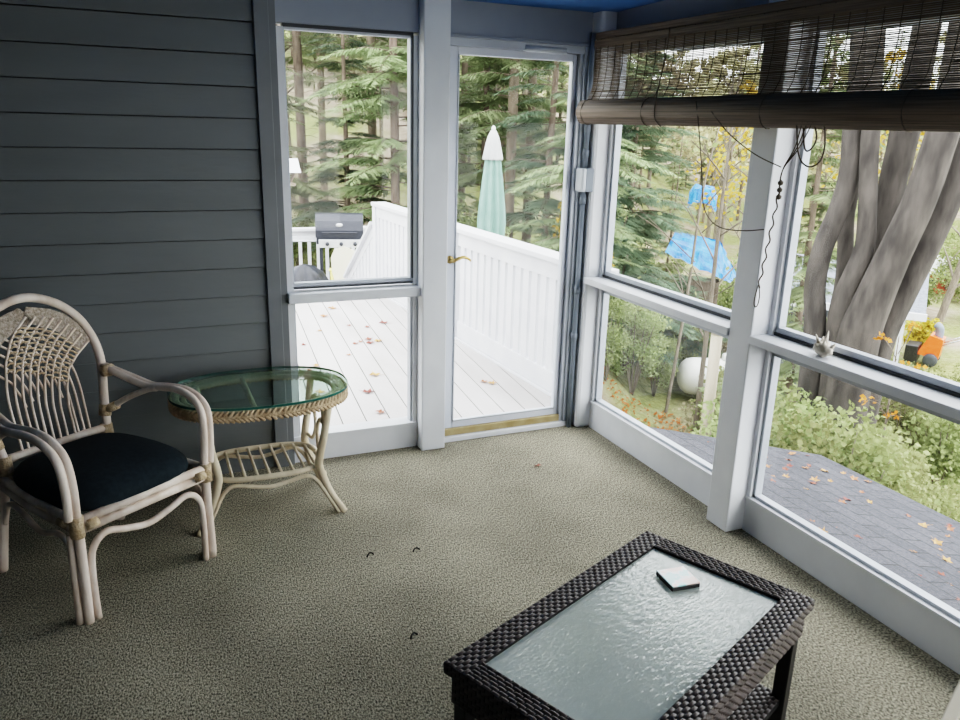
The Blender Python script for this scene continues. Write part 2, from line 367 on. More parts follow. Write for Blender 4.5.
# rest of the room behind the viewpoint
struct(MB().box((-.02,-5.3,0),(.06,-4.3,2.4)).build('wall_right', M['siding']))
struct(MB().box((-5.1,-5.3,-.05),(.06,-5.2,.45)).box((-5.1,-5.3,2.15),(.06,-5.2,2.42)).box((-5.1,-5.3,.45),(-1.0,-5.2,2.15)).box((-.1,-5.3,.45),(.06,-5.2,2.15)).build('wall_front', M['siding']))
for k_, (a_, b_) in enumerate(((-1.0,-.1),)):  # unseen window, added in this wall to brighten the room from behind
    w_ = struct(MB().box((a_,-5.28,.43),(b_,-5.18,.47)).build('window_%d' % (5+k_), M['white']))
    part('pane', MB().box((a_,-5.252,.47),(b_,-5.249,2.15)), M['pane'], w_)
struct(MB().box((-5.1,-5.3,0),(-5.0,.1,2.4)).build('wall_left', M['siding']))
# roof over the porch with overhang
struct(MB().box((-5.4,-5.6,2.40),(.62,.45,2.46)).box((.07,-5.4,2.06),(.55,.12,2.085)).build('roof_1', M['header']))

# conduit and junction box in the corner
cd = thing('conduit', 'dark grey vertical electrical conduit with coupling rings in the corner beside the door', 'pipe', (-.108,-.024,0))
part('pipe', MB().tube([(0,0,.0),(0,0,1.32)], .014, 12).tube([(0,0,1.45),(0,0,2.1)], .014, 12), M['conduit'], cd)
for zz in (.52,.78,1.26,1.50,1.62): part('coupling', MB().tube([(0,0,zz),(0,0,zz+.04)], .018, 12), M['conduit'], cd)
jb = thing('junction_box', 'small pale grey switch box on the conduit between door and window', 'switch box', (-.108,-.03,1.385))
part('box_body', MB().box((-.012,-.035,-.06),(.034,.035,.06),.004), M['conduit'], jb)
part('box_cover', MB().box((-.038,-.04,-.06),(-.012,.035,.06),.008), M['box'], jb)

# ================================================================= RATTAN ARMCHAIR
ch = thing('rattan_armchair', 'whitewashed rattan armchair with fan-shaped woven back and navy seat cushion', 'chair', (-2.505,-.68,0), R(34.9)); ch.scale = (.965,1,.992)
def both(f):
    for s in (1,-1): f(s)
def ptube(name, pts, r, m='rattan', n=10, k=6, parent=ch): return MB().tube(pts, r, n, k).build(name, M[m], parent)
def cleg(s):
    mb = MB().tube([(s*.268,-.285,0),(s*.266,-.285,.2),(s*.265,-.285,.40)], .0175, 10, 4)
    mb.build('leg', M['rattan'], ch)
    MB().tube([(s*.292,-.268,0),(s*.288,-.266,.2),(s*.283,-.262,.33)], .012, 8, 4).build('leg_strut', M['rattan'], ch)
both(cleg)
def rleg(s):
    MB().tube([(s*.255,.27,0),(s*.235,.245,.22),(s*.205,.222,.42)], .0185, 10, 5).build('leg', M['rattan'], ch)
both(rleg)
# aprons
ptube('front_apron', [(-.235,-.288,0),(-.236,-.288,.18),(-.222,-.288,.265),(-.17,-.288,.302),(-.09,-.288,.280),(0,-.288,.262),(.09,-.288,.280),(.17,-.288,.302),(.222,-.288,.265),(.236,-.288,.18),(.235,-.288,0)], .0125)
def sapron(s):
    ptube('side_apron', [(s*.272,-.25,0),(s*.27,-.25,.18),(s*.27,-.235,.27),(s*.268,-.17,.30),(s*.262,-.05,.268),(s*.25,.08,.30),(s*.236,.19,.29),(s*.236,.235,.2)], .011)
both(sapron)
# seat frame: doubled poles
sf = MB()
for z in (.345,.378):
    sf.tube([(-.265,-.285,z),(.265,-.285,z)], .0165, 10)
    for s in (1,-1): sf.tube([(s*.268,-.285,z),(s*.255,0,z),(s*.225,.22,z)], .0155, 10, 4)
sf.tube([(-.22,.22,.36),(.22,.22,.36)], .016, 10)
sf.build('seat_frame', M['rattan'], ch)
# bindings
def bind(name, a, b, r, n=12, flat=1.): MB().tube([a,b], r, n, flat=flat).build(name, M['wrap'], ch)
for s in (1,-1):
    bind('binding', (s*.268,-.285,.325),(s*.268,-.285,.398), .0235)
    bind('binding', (s*.205,-.287,.361),(s*.245,-.287,.361), .0335, flat=.62)
    bind('binding', (s*.262,-.245,.361),(s*.258,-.205,.361), .0335, flat=.62)
    bind('binding', (s*.21,.222,.39),(s*.208,.226,.46), .0245)
# cushion: domed rounded square
cu = MB(); n = 40; prof = [(.0,.372),(.90,.372),(.985,.385),(1.0,.402),(.985,.42),(.93,.438),(.8,.456),(.6,.470),(.35,.478),(.0,.481)]
vs = []; fs = []
for r_, z in prof:
    for k in range(n):
        w = 2*math.pi*k/n; cx = math.copysign(abs(math.cos(w))**.5, math.cos(w)); cy = math.copysign(abs(math.sin(w))**.55, math.sin(w))
        hx = .248 - .02*(cy > 0)*abs(cy); vs.append((hx*1.05*cx*r_, -.035+.262*cy*r_, z))
for i in range(len(prof)-1):
    for k in range(n): fs.append((i*n+k, i*n+(k+1)%n, (i+1)*n+(k+1)%n, (i+1)*n+k))
cu.add(vs, fs, True); cu.build('seat_cushion', M['cushion'], ch)
# back plane helper: u across, w height
def BK(u, w, o=0.): return (u, .22+(w-.43)*.23+o, w)
arch = [(-.205,.40),(-.226,.546),(-.249,.662),(-.255,.733),(-.243,.804),(-.206,.885),(-.142,.948),(-.07,.984),(0,.996),(.07,.984),(.142,.948),(.206,.885),(.243,.804),(.255,.733),(.249,.662),(.226,.546),(.205,.40)]
ptube('back_arch', [BK(u,w) for u,w in arch], .0175, n=12)
ptube('back_rail', [BK(-.20,.447),BK(0,.447),BK(.20,.447)], .0165)
outer = [(.224,.795),(.16,.752),(.112,.705),(.088,.643),(.074,.568),(.073,.45)]
c9 = [(.0,.928),(-.069,.867),(-.116,.777),(-.144,.657),(-.14,.45)]
def resample(p, t):
    k = t*(len(p)-1); i = min(int(k), len(p)-2); f = k-i
    return (p[i][0]*(1-f)+p[i+1][0]*f, p[i][1]*(1-f)+p[i+1][1]*f)
NC = 9
for s in (1,-1):
    for i in range(NC):
        t = i/(NC-1); pts = []
        top_end = .92 if s == 1 else (.92 if i >= 6 else .56)
        for j in range(11):
            a = resample(outer, j/10); b = resample(c9, j/10); tt = t**.9
            bow = .028*math.sin(math.pi*t)*(1-j/10)
            u = a[0]*(1-tt)+b[0]*tt + bow; w = a[1]*(1-tt)+b[1]*tt + bow*.9
            if s == -1 and i < 6 and w < .60: break
            pts.append(BK(s*u, w, -.004*s))
        if len(pts) > 2: ptube('back_cane', pts, .0052, n=6, k=3)
# woven bands near the arch + short ties
for s in (1,-1):
    wb = MB(); T = [(.015,.962),(.10,.94),(.152,.912),(.192,.872),(.216,.835),(.228,.80)]
    I = [(-.03,.905),(.02,.895),(.07,.875),(.115,.845),(.145,.805),(.165,.76)]
    for o in (-.004,.004):
        vs = [BK(s*u,w,o) for u,w in T]+[BK(s*u,w,o) for u,w in I]
        wb.add(vs, [(q,q+1,q+7,q+6) for q in range(5)], True)
    wb.build('woven_band', M['weave'], ch)
tie = MB()
for i in range(8):
    for j in range(9):
        t0, t1 = i/8, (i+1)/8; jj = .14+j*.05
        def at(t, q):
            a = resample(outer, q); b = resample(c9, q); tt = t**.9; bow = .028*math.sin(math.pi*t)*(1-q)
            return (a[0]*(1-tt)+b[0]*tt+bow, a[1]*(1-tt)+b[1]*tt+bow*.9)
        p, q = at(t0, jj), at(t1, jj+.03); m_ = ((p[0]+q[0])/2,(p[1]+q[1])/2+.004)
        tie.tube([BK(*p,-.006),BK(*m_,-.002),BK(*q,-.006)], .0042, 5)
tie.build('cane_ties', M['wrap'], ch)
# arms
def arm(s):
    o = MB()
    for dx, dz in ((.0,.0),(.028,-.004)):
        x = .268+dx
        o.tube([(s*(x-.003),-.285,.395),(s*x,-.292,.50),(s*(x+.006),-.280,.60),(s*(x+.01),-.225,.648+dz),(s*(x+.012),-.14,.662+dz),(s*(x+.01),-.04,.652+dz),(s*(x+.004),.03,.645+dz),(s*(x-.008),.14,.662+dz),(s*(.252+dx*.5),.275,.688+dz)], .0145, 10, 6)
    o.build('armrest', M['rattan'], ch)
    ptube('arm_brace', [(s*.270,-.035,.648),(s*.268,.02,.632),(s*.255,.14,.575),(s*.226,.245,.505)], .0125)
    bind('arm_binding', (s*.250,.262,.668),(s*.258,.225,.678), .0255); bind('arm_binding', (s*.218,.24,.49),(s*.228,.245,.535), .024); bind('arm_binding', (s*.226,.235,.515),(s*.245,.19,.54), .018)
both(arm)

# ================================================================= OVAL SIDE TABLE
st = thing('oval_side_table', 'oval rattan side table with green glass top and braided rim, under the window', 'table', (-1.86,-.38,0))
def ell(a, b, w, p=2.4):
    c, s = math.cos(w), math.sin(w)
    return (a*math.copysign(abs(c)**(2/p), c), b*math.copysign(abs(s)**(2/p), s))
def ellring(mb, a, b, z, r, n=8, seg=64, p=2.4, zfun=None):
    pts = [(*ell(a,b,2*math.pi*k/seg,p), z) for k in range(seg)]
    vs = []; fs = []
    for i in range(seg):
        t = Vector(pts[(i+1)%seg])-Vector(pts[i-1]); t.normalize(); nn = Vector((t.y,-t.x,0))
        for k in range(n):
            w = 2*math.pi*k/n; vs.append(Vector(pts[i])+nn*math.cos(w)*r+Vector((0,0,1))*math.sin(w)*r)
    for i in range(seg):
        for k in range(n): fs.append((i*n+k, ((i+1)%seg)*n+k, ((i+1)%seg)*n+(k+1)%n, i*n+(k+1)%n))
    return mb.add(vs, fs, True)
A_, B_ = .372, .262
gt = MB(); seg = 72
vs = [(*ell(A_,B_,2*math.pi*k/seg), .541) for k in range(seg)]+[(*ell(A_,B_,2*math.pi*k/seg), .551) for k in range(seg)]
gt.add(vs, [tuple(range(seg))[::-1], tuple(range(seg,2*seg))], False, 0)
gt.add(vs, [(k,(k+1)%seg,seg+(k+1)%seg,seg+k) for k in range(seg)], True, 1)
gt.build('glass_top', [M['tglass'], M['tglassedge']], st)
rim = MB(); ellring(rim, A_-.03, B_-.03, .526, .0145); ellring(rim, A_-.06, B_-.055, .520, .012)
rim.build('rim', M['rattan2'], st)
br = MB()
perim = []
for k in range(400): perim.append(ell(A_-.012, B_-.012, 2*math.pi*k/400))
# plaited braid: two rows of slanted, overlapping strand pillows
acc = 0; last = perim[0]; spots = []
for k in range(1, 401):
    p = perim[k%400]; acc += math.dist(p, last); last = p
    if acc > .017:
        acc = 0; q = perim[(k+1)%400]; spots.append((p, math.atan2(q[1]-p[1], q[0]-p[0])))
for i, (p, a) in enumerate(spots):
    t = Vector((math.cos(a), math.sin(a), 0)); nn = Vector((t.y,-t.x,0)); P0 = Vector((p[0],p[1],0))
    for row, (z0, z1, sg) in enumerate(((.511,.534,1),(.487,.511,-1))):
        zc = (z0+z1)/2
        br.tube([P0 - t*.014*1 + Vector((0,0,zc-.012*sg)) + nn*.000, P0+Vector((0,0,zc))+nn*.006, P0 + t*.014 + Vector((0,0,zc+.012*sg))+nn*.000], [.005,.0075,.005], 6, 2)
ellring(br, A_-.018, B_-.018, .511, .018, 8, 64)
br.build('braided_edge', M['braid'], st)
MB().tube([(-.05,-B_+.06,.522),(-.05,B_-.06,.522)], .011, 8).build('cross_bar', M['rattan2'], st)
MB().tube([(-.25,-B_+.11,.522),(-.25,B_-.11,.522)], .011, 8).build('cross_bar', M['rattan2'], st)
for sx in (1,-1):
    for sy in (1,-1):
        MB().tube([(sx*.252,sy*.185,.50),(sx*.232,sy*.17,.36),(sx*.210,sy*.155,.24),(sx*.215,sy*.16,.185),(sx*.25,sy*.18,.09),(sx*.305,sy*.205,.0)], [.0165,.0165,.0175,.018,.0165,.015], 10, 6).build('leg', M['rattan2'], st)
def wav(f, x0, x1, sy): return f
for sy in (1,-1):
    ptube('stretcher', [(.278,sy*.205,.0),(.225,sy*.182,.10),(.19,sy*.168,.155),(.15,sy*.165,.178),(.08,sy*.165,.165),(0,sy*.165,.152),(-.08,sy*.165,.165),(-.15,sy*.165,.178),(-.19,sy*.168,.155),(-.225,sy*.182,.10),(-.278,sy*.205,.0)], .009, 'rattan2', parent=st)
for sx in (1,-1):
    ptube('stretcher', [(sx*.30,.18,0),(sx*.236,.14,.10),(sx*.205,.11,.165),(sx*.20,.05,.17),(sx*.20,0,.155),(sx*.20,-.05,.17),(sx*.205,-.11,.165),(sx*.236,-.14,.10),(sx*.30,-.18,0)], .009, 'rattan2', parent=st)
    ptube('end_loop', [(sx*.235,.165,.36),(sx*.245,.10,.44),(sx*.25,0,.47),(sx*.245,-.10,.44),(sx*.235,-.165,.36)], .011, 'rattan2', parent=st)
    ptube('end_loop', [(sx*.222,.150,.245),(sx*.228,.06,.26),(sx*.235,.02,.33),(sx*.238,.06,.39),(sx*.234,.13,.40)], .008, 'rattan2', parent=st)
    ptube('end_loop', [(sx*.222,-.150,.245),(sx*.228,-.06,.26),(sx*.235,-.02,.33),(sx*.238,-.06,.39),(sx*.234,-.13,.40)], .008, 'rattan2', parent=st)
sh = MB(); ellring(sh, .235, .165, .200, .0125, p=3.2); sh.build('shelf_rim', M['rattan2'], st)
for i in range(9):
    x = -.20+.05*i
    yy = .165*(1-abs(x/.235)**3.2)**(1/3.2)
    MB().tube([(x,-yy,.203),(x,yy,.203)], .0065, 8).build('shelf_slat', M['rattan2'], st)

# ================================================================= WICKER COFFEE TABLE
ct = thing('wicker_coffee_table', 'dark brown woven wicker coffee table with a hammered glass top', 'table', (-1.2135,-2.2945,0), R(23.53))
def pillows(mb, o, e1, e2, nn, L1, L2, c1, c2):
    """woven strands: pillows of size c1 x c2 over a rectangle L1 x L2 from o"""
    o, e1, e2, nn = Vector(o), Vector(e1), Vector(e2), Vector(nn)
    n2 = max(1, round(L2/c2)); n1 = max(1, round(L1/c1)); d1 = L1/n1; d2 = L2/n2
    mb.add([o, o+e1*L1, o+e1*L1+e2*L2, o+e2*L2], [(0,1,2,3)], False, 1)
    for j in range(n2):
        off = .5*d1 if j % 2 else 0
        for i in range(n1+(1 if j%2 else 0)):
            a0 = max(0, i*d1-off+.0016); a1 = min(L1, (i+1)*d1-off-.0016)
            if a1-a0 < .004: continue
            b0 = j*d2+.0008; b1 = (j+1)*d2-.0008; h_ = .0034
            ii = min(.0042, (a1-a0)*.3); bi = d2*.22
            vs = [o+e1*x+e2*y for x,y in ((a0,b0),(a1,b0),(a1,b1),(a0,b1))]+[o+e1*x+e2*y+nn*h_ for x,y in ((a0+ii,b0+bi),(a1-ii,b0+bi),(a1-ii,b1-bi),(a0+ii,b1-bi))]
            mb.add(vs, [(4,5,6,7),(0,1,5,4),(1,2,6,5),(2,3,7,6),(3,0,4,7)], True, 0)
X, Y = .444, .261; BW = .066; ZT = .446
wt = MB()
ex, ey, ez = (1,0,0), (0,1,0), (0,0,1)
pillows(wt, (-X,-Y,ZT), ex, ey, ez, 2*X, BW, .026, .0105)
pillows(wt, (-X, Y-BW,ZT), ex, ey, ez, 2*X, BW, .026, .0105)
pillows(wt, (-X,-Y+BW,ZT), ey, ex, ez, 2*Y-2*BW, BW, .026, .0105)
pillows(wt, (X-BW,-Y+BW,ZT), ey, ex, ez, 2*Y-2*BW, BW, .026, .0105)
LIP = .028
pillows(wt, (-X,-Y,ZT-LIP), ex, ez, (0,-1,0), 2*X, LIP, .026, .0095)
pillows(wt, (-X,Y,ZT-LIP), ex, ez, (0,1,0), 2*X, LIP, .026, .0095)
pillows(wt, (X,-Y,ZT-LIP), ey, ez, (1,0,0), 2*Y, LIP, .026, .0095)
pillows(wt, (-X,-Y,ZT-LIP), ey, ez, (-1,0,0), 2*Y, LIP, .026, .0095)
wt.box((-X+.001,-Y+.001,ZT-LIP),(X-.001,-Y+BW,ZT-.0005),mi=1).box((-X+.001,Y-BW,ZT-LIP),(X-.001,Y-.001,ZT-.0005),mi=1).box((-X+.001,-Y+BW,ZT-LIP),(-X+BW,Y-BW,ZT-.0005),mi=1).box((X-BW,-Y+BW,ZT-LIP),(X-.001,Y-BW,ZT-.0005),mi=1)
wt.build('woven_rim', [M['wicker'], M['wickergap']], ct)
ap = MB(); ax, ay, z0 = X-.014, Y-.014, .335
pillows(ap, (-ax,-ay,z0), ex, ez, (0,-1,0), 2*ax, ZT-LIP-z0, .026, .0105)
pillows(ap, (-ax,ay,z0), ex, ez, (0,1,0), 2*ax, ZT-LIP-z0, .026, .0105)
pillows(ap, (ax,-ay,z0), ey, ez, (1,0,0), 2*ay, ZT-LIP-z0, .026, .0105)
pillows(ap, (-ax,-ay,z0), ey, ez, (-1,0,0), 2*ay, ZT-LIP-z0, .026, .0105)
for s in (1,-1):
    ap.box((-ax+.001,s*(ay-.02),z0),(ax-.001,s*(ay-.001),ZT-LIP),mi=1).box((s*(ax-.02),-ay+.001,z0),(s*(ax-.001),ay-.001,ZT-LIP),mi=1)
ap.build('woven_apron', [M['wicker'], M['wickergap']], ct)
for sx in (1,-1):
    for sy in (1,-1):
        MB().box((sx*(X-.055),sy*(Y-.055),0),(sx*(X-.018),sy*(Y-.018),ZT-LIP),.003).build('leg', M['blackmetal'], ct)
shf = MB(); pillows(shf, (-X+.03,-Y+.03,.135), ex, ey, ez, 2*X-.06, 2*Y-.06, .026, .0115)
shf.box((-X+.03,-Y+.03,.115),(X-.03,Y-.03,.1345),mi=1)
shf.build('lower_shelf', [M['wicker'], M['wickergap']], ct)
M['hammered'] = glassmat('hammered_glass', (.66,.74,.70), 2.6, rough=.05, haze=.56, hazecol=(.66,.72,.68), bump=.26, bscale=100, stretch=(.4,1.6,1))
MB().box((-X+BW-.004,-Y+BW-.004,ZT-.014),(X-BW+.004,Y-BW+.004,ZT-.008)).build('glass_top', M['hammered'], ct)
# coaster stack on it (two thin tiles)
cc = Matrix.Rotation(R(23.53),3,'Z') @ Vector((.269,.053,0)) + Vector((-1.2135,-2.2945,0))
co = thing('coaster', 'square printed teal and pink coaster with dark edge lying on the coffee table glass', 'coaster', (cc.x,cc.y,ZT-.0075), R(23.53-29))
part('base', MB().box((-.044,-.044,0),(.044,.044,.012),.002), M['blackmetal'], co)
part('printed_face', MB().box((-.0435,-.0435,.012),(.0435,.0435,.0152),.001), M['coaster'], co)

# cream slatted chair corner (mostly outside the frame)
sl = thing('slatted_footstool', 'cream slatted seat whose corner just shows beside the right-hand kickboard', 'stool', (-.46,-2.914,0), R(24.7))  # seat edge set from image pixels cast onto an assumed seat height
for sx in (1,-1):
    for sy in (1,-1): MB().box((sx*.21,sy*.21,0),(sx*.245,sy*.245,.38),.003).build('leg', M['ropewhite'], sl)
MB().box((-.25,-.25,.37),(.25,-.22,.40),.004).box((-.25,.22,.37),(.25,.25,.40),.004).box((-.25,-.22,.37),(-.22,.22,.40),.004).box((.22,-.22,.37),(.25,.22,.40),.004).build('seat_frame', M['ropewhite'], sl)
for i in range(7): MB().box((-.215,-.215+.0625*i,.372),(.215,-.165+.0625*i,.388),.003).build('slat', M['ropewhite'], sl)

# ================================================================= BAMBOO BLIND
bl = thing('bamboo_blind', 'brown bamboo slat blind half rolled up across the right-hand windows', 'blind', (0,0,0))
Y0, Y1 = -.05, -2.66
ss = MB(); zz = 1.76
def sheet_x(z): 
    t = max(0, (1.90-z)/.15); return -.102-.05*min(1,t)**2
while zz < 2.075:
    y = Y0
    while y > Y1:
        ln = min(rnd.uniform(.25,.6), y-Y1); h_ = rnd.uniform(.0038,.0050); j = rnd.uniform(-.0006,.0006); x = sheet_x(zz)
        ss.box((x-.0012,y-ln,zz+j),(x+.0012,y,zz+j+h_)); y -= ln
    zz += .0062
ss.build('slat_sheet', M['blind'], bl)
rl = MB(); pr = []
nseg = 40
for k in range(28):
    a0 = 2*math.pi*k/28; r_ = .056+.0012*math.sin(k*7.1); a1 = a0+2*math.pi/28*.9
    x0_, z0_ = -.150+r_*.82*math.cos(a0), 1.722+r_*1.05*math.sin(a0); x1_, z1_ = -.150+r_*.82*math.cos(a1), 1.722+r_*1.05*math.sin(a1)
    xi, zi = -.150+(r_-.004)*.82*math.cos((a0+a1)/2), 1.722+(r_-.004)*1.05*math.sin((a0+a1)/2)
    rl.add([(x0_,Y0,z0_),(x1_,Y0,z1_),(xi,Y0,zi),(x0_,Y1,z0_),(x1_,Y1,z1_),(xi,Y1,zi)], [(0,1,4,3),(1,2,5,4),(2,0,3,5),(0,2,1),(3,4,5)])
rl.tube([(-.150,Y0-.001,1.722),(-.150,Y1,1.722)], .049, 20)
rl.build('rolled_bottom', M['blindroll'], bl)
MB().box((-.108,Y1,2.066),(-.082,Y0,2.098),.003).build('head_rail', M['blindroll'], bl)
MB().box((-.112,Y1,2.03),(-.104,Y0,2.062)).build('valance_slat', M['blind'], bl)
wp = MB(); y = Y0-.05
while y > Y1:
    wp.tube([(-.1055,y,2.09),(-.1055,y-.002,1.93),(sheet_x(1.83)-.004,y-.001,1.83),(sheet_x(1.77)-.004,y,1.775)], .0017, 5); y -= .066
wp.build('warp_threads', M['cord'], bl)
for y in (-.10,-.62,-1.36,-1.95):
    MB().tube([(-.150+.050*math.cos(a)*.95, y, 1.722+.061*math.sin(a)) for a in [R(d) for d in range(60,300,20)]], .0022, 6).build('lift_cord', M['cord'], bl)
# hanging cords, knots
def cordp(name, pts, r=.0022, k=6): return MB().tube(pts, r, 6, k).build(name, M['cord'], bl)
CX = -.17
cordp('lift_cord', [(-.155,-.72,2.06),(-.158,-.715,1.95),(-.19,-.72,1.80),(-.2,-.73,1.70),(CX,-.74,1.66)])
pc = [(-.20,-1.00,1.76),(-.19,-1.02,1.66),(CX,-1.04,1.50),(CX,-1.07,1.37),(CX,-1.12,1.31),(CX,-1.20,1.283),(-.15,-1.30,1.285),(-.13,-1.385,1.30)]
cordp('lift_cord', pc)
cordp('lift_cord', [(-.20,-1.10,1.72),(-.17,-1.18,1.64),(-.15,-1.31,1.57),(-.13,-1.43,1.53)])
kx = -.13; KY = -.155
for i, dy in enumerate((-.06,-.035,-.01)): cordp('pull_cord', [(-.19,-1.40+dy+KY,1.70),(-.14,-1.335+dy*.4+KY,1.60),(kx,-1.285+KY,1.52),(kx,-1.28+KY,1.44)])
tw = []
for i in range(34):
    z = 1.44-.36*i/33; tw.append((kx+.004*math.cos(i*1.1), -1.282+KY+.04*i/33+.005*math.sin(i*1.1), z))
cordp('pull_cord', tw, .003, 2)
cordp('pull_cord', [(kx,-1.242+KY,1.09),(kx,-1.252+KY,1.05),(kx,-1.248+KY,1.015),(kx,-1.235+KY,1.005),(kx,-1.228+KY,1.03),(kx,-1.238+KY,1.09)], .0022)
for z in (1.475,1.45,1.425): MB().lathe([(.001,-.011),(.009,-.006),(.010,.003),(.001,.011)], 10, (kx,-1.283+KY,z)).build('cord_knot', M['cord'], bl)
cordp('pull_cord', [(x_,y_+KY+.01,z_) for x_,y_,z_ in [(-.185,-1.50,1.71),(-.16,-1.50,1.62),(-.15,-1.48,1.56),(-.15,-1.43,1.54),(-.16,-1.39,1.58),(-.18,-1.38,1.70)]], .003)
cordp('pull_cord', [(x_,y_+KY+.01,z_) for x_,y_,z_ in [(-.185,-1.45,1.71),(-.16,-1.46,1.64),(-.155,-1.44,1.60),(-.155,-1.41,1.60),(-.17,-1.40,1.70)]], .003)

# spiny shell on the window rail
shl = MB()
shl.lathe([(.001,-.050),(.014,-.042),(.026,-.018),(.030,.004),(.022,.026),(.010,.044),(.002,.058)], 18, (0,0,0), wob=lambda w,z: 1+.16*math.sin(3*w+z*90))
vv = [Vector((v[2], v[0], v[1]*.9+.026)) for v in shl.v]; shl.v = [tuple(v) for v in vv]
for a, b, c, l in ((-.02,.01,.045,.045),(.0,-.005,.05,.065),(.015,.012,.048,.05),(.03,-.012,.04,.04),(-.035,-.01,.035,.035),(.0,.025,.03,.03),(.02,-.03,.03,.03),(-.015,-.03,.025,.025)):
    d = Vector((a*.6, b*1.4, c)).normalized()*l; p = Vector((a*.8, b*.5, .03))
    shl.tube([p, p+d*.5, p+d], [.010,.007,.0015], 7)
so = shl.build('spiny_seashell', M['shell'], None, (-.045,-1.665,.876), R(75))
tag(so, 'pale spiky seashell resting on the right window rail', 'seashell')

# leaf and loose carpet loops on the floor
def leaf_mesh(s=.03, seed=0):
    r_ = random.Random(seed); mb = MB(); n = 11; vs = [(0,0,.004)]
    for k in range(n):
        w = 2*math.pi*k/n; q = s*(1 if k % 2 else .55)*(1.2 if k in (3,) else r_.uniform(.85,1.1)); vs.append((q*math.cos(w), q*.8*math.sin(w), r_.uniform(.001,.012)*s/.03))
    mb.add(vs, [(0,1+k,1+(k+1)%n) for k in range(n)]); mb.tube([(0,0,.004),(-s*1.5,.002,.003)], .0008, 4)
    return mb
lf = leaf_mesh(.022, 3).build('fallen_leaf', M['leaf'], None, (-.528,-.451,.001), R(30)); tag(lf, 'small reddish dry leaf lying on the carpet in front of the door', 'leaf')
for x, y, a in ((-1.551,-.989,.3),(-1.369,-1.018,.2),(-1.556,-1.539,.4)):
    o = MB().tube([(-.018,0,.002),(-.009,.006,.009),(.004,.008,.010),(.014,.002,.002)], .003, 6, 4).build('carpet_snag', M['wickergap'], None, (x,y,0), a)
    tag(o, 'short dark pulled loop standing up from the olive carpet', 'carpet loop', 'pulled loops in the carpet')

# ================================================================= DECK
dk = MB(); a = R(-5.6); ca, sa = math.cos(a), math.sin(a)
DZ = -.10
def clipboard(x, w):      # board centre x at y=0, running along (sin 5.6, cos 5.6)
    d = Vector((-sa, ca, 0)); n_ = Vector((ca, sa, 0)); o = Vector((x,0,0))
    def at(u, y): p = o + n_*u; t = (y-p.y)/d.y; return p + d*t
    q = [at(-w/2,.10), at(w/2,.10), at(w/2,4.47), at(-w/2,4.47)]
    return q
x = -4.6
while x < .3:
    q = clipboard(x, .138)
    dk.add([(p.x,p.y,DZ-.03) for p in q]+[(p.x,p.y,DZ) for p in q], [(0,3,2,1),(4,5,6,7),(0,1,5,4),(1,2,6,5),(2,3,7,6),(3,0,4,7)]); x += .146
struct(dk.build('floor_deck', M['deck']))
dj = MB().box((-5,.1,-.2),(.3,.14,-.135)).box((-5,2.2,-.3),(.3,2.24,-.135)).box((-5,4.40,-.3),(.3,4.46,-.135)); struct(dj.build('floor_joists', M['gasket']))
# upper railing beside the door and down the stairs
rr = thing('deck_railing', 'white painted balustrade along the right side of the upper deck with flat cap', 'railing', (.19,.55,DZ), math.atan2(.167, 3.85))
L_ = 3.87; tz = .94
MB().box((-.02,-.30,tz-.035),(.14,L_+.02,tz),.004).build('cap_rail', M['rail'], rr)
MB().box((.015,-.30,tz-.15),(.06,L_,tz-.035),.003).build('top_rail', M['rail'], rr)
MB().box((.015,-.30,.02),(.06,L_,.16),.003).build('bottom_rail', M['rail'], rr)
MB().box((.0,-.30,-.03),(.05,L_,.018),.003).build('kick_board', M['rail'], rr)
MB().box((0,L_-.05,-.6),(.09,L_+.04,tz-.035),.004).build('post', M['rail'], rr)
MB().box((.0,1.75,-.2),(.09,1.84,tz-.035),.004).build('post', M['rail'], rr)
yb = -.25
while yb < L_-.1: MB().box((.022,yb,.16),(.058,yb+.075,tz-.15)).build('baluster', M['rail'], rr); yb += .118
sr = thing('stair_railing', 'white painted sloping stair railing going down from the end of the upper deck', 'railing', (.02,4.46,DZ), math.atan2(.05, 1.14))
SL = -.74; Ls = 1.02
def slope(mb, x0, x1, y0, y1, za, zb):
    mb.add([(x0,y0,za+SL*y0),(x1,y0,za+SL*y0),(x1,y1,za+SL*y1),(x0,y1,za+SL*y1),(x0,y0,zb+SL*y0),(x1,y0,zb+SL*y0),(x1,y1,zb+SL*y1),(x0,y1,zb+SL*y1)],
           [(0,3,2,1),(4,5,6,7),(0,1,5,4),(1,2,6,5),(2,3,7,6),(3,0,4,7)]); return mb
slope(MB(), -.03,.11,0,Ls,.70,.735).build('cap_rail', M['rail'], sr)
slope(MB(), .015,.06,0,Ls,.60,.70).build('top_rail', M['rail'], sr)
slope(MB(), .015,.06,0,Ls,.06,.16).build('bottom_rail', M['rail'], sr)
for k in range(8): slope(MB(), .02,.055,.06+k*.118,.145+k*.118,.16,.60).build('baluster', M['rail'], sr)
MB().box((0,Ls-.05,-.66),(.09,Ls+.04,.0),.003).build('post', M['rail'], sr)
st_ = MB()
for k in range(3): st_.box((-1.3,4.46+.27*k,DZ-.17*(k+1)-.03),(.02,4.46+.27*(k+1)+.02,DZ-.17*(k+1)))
struct(st_.build('floor_stairs', M['deck']))
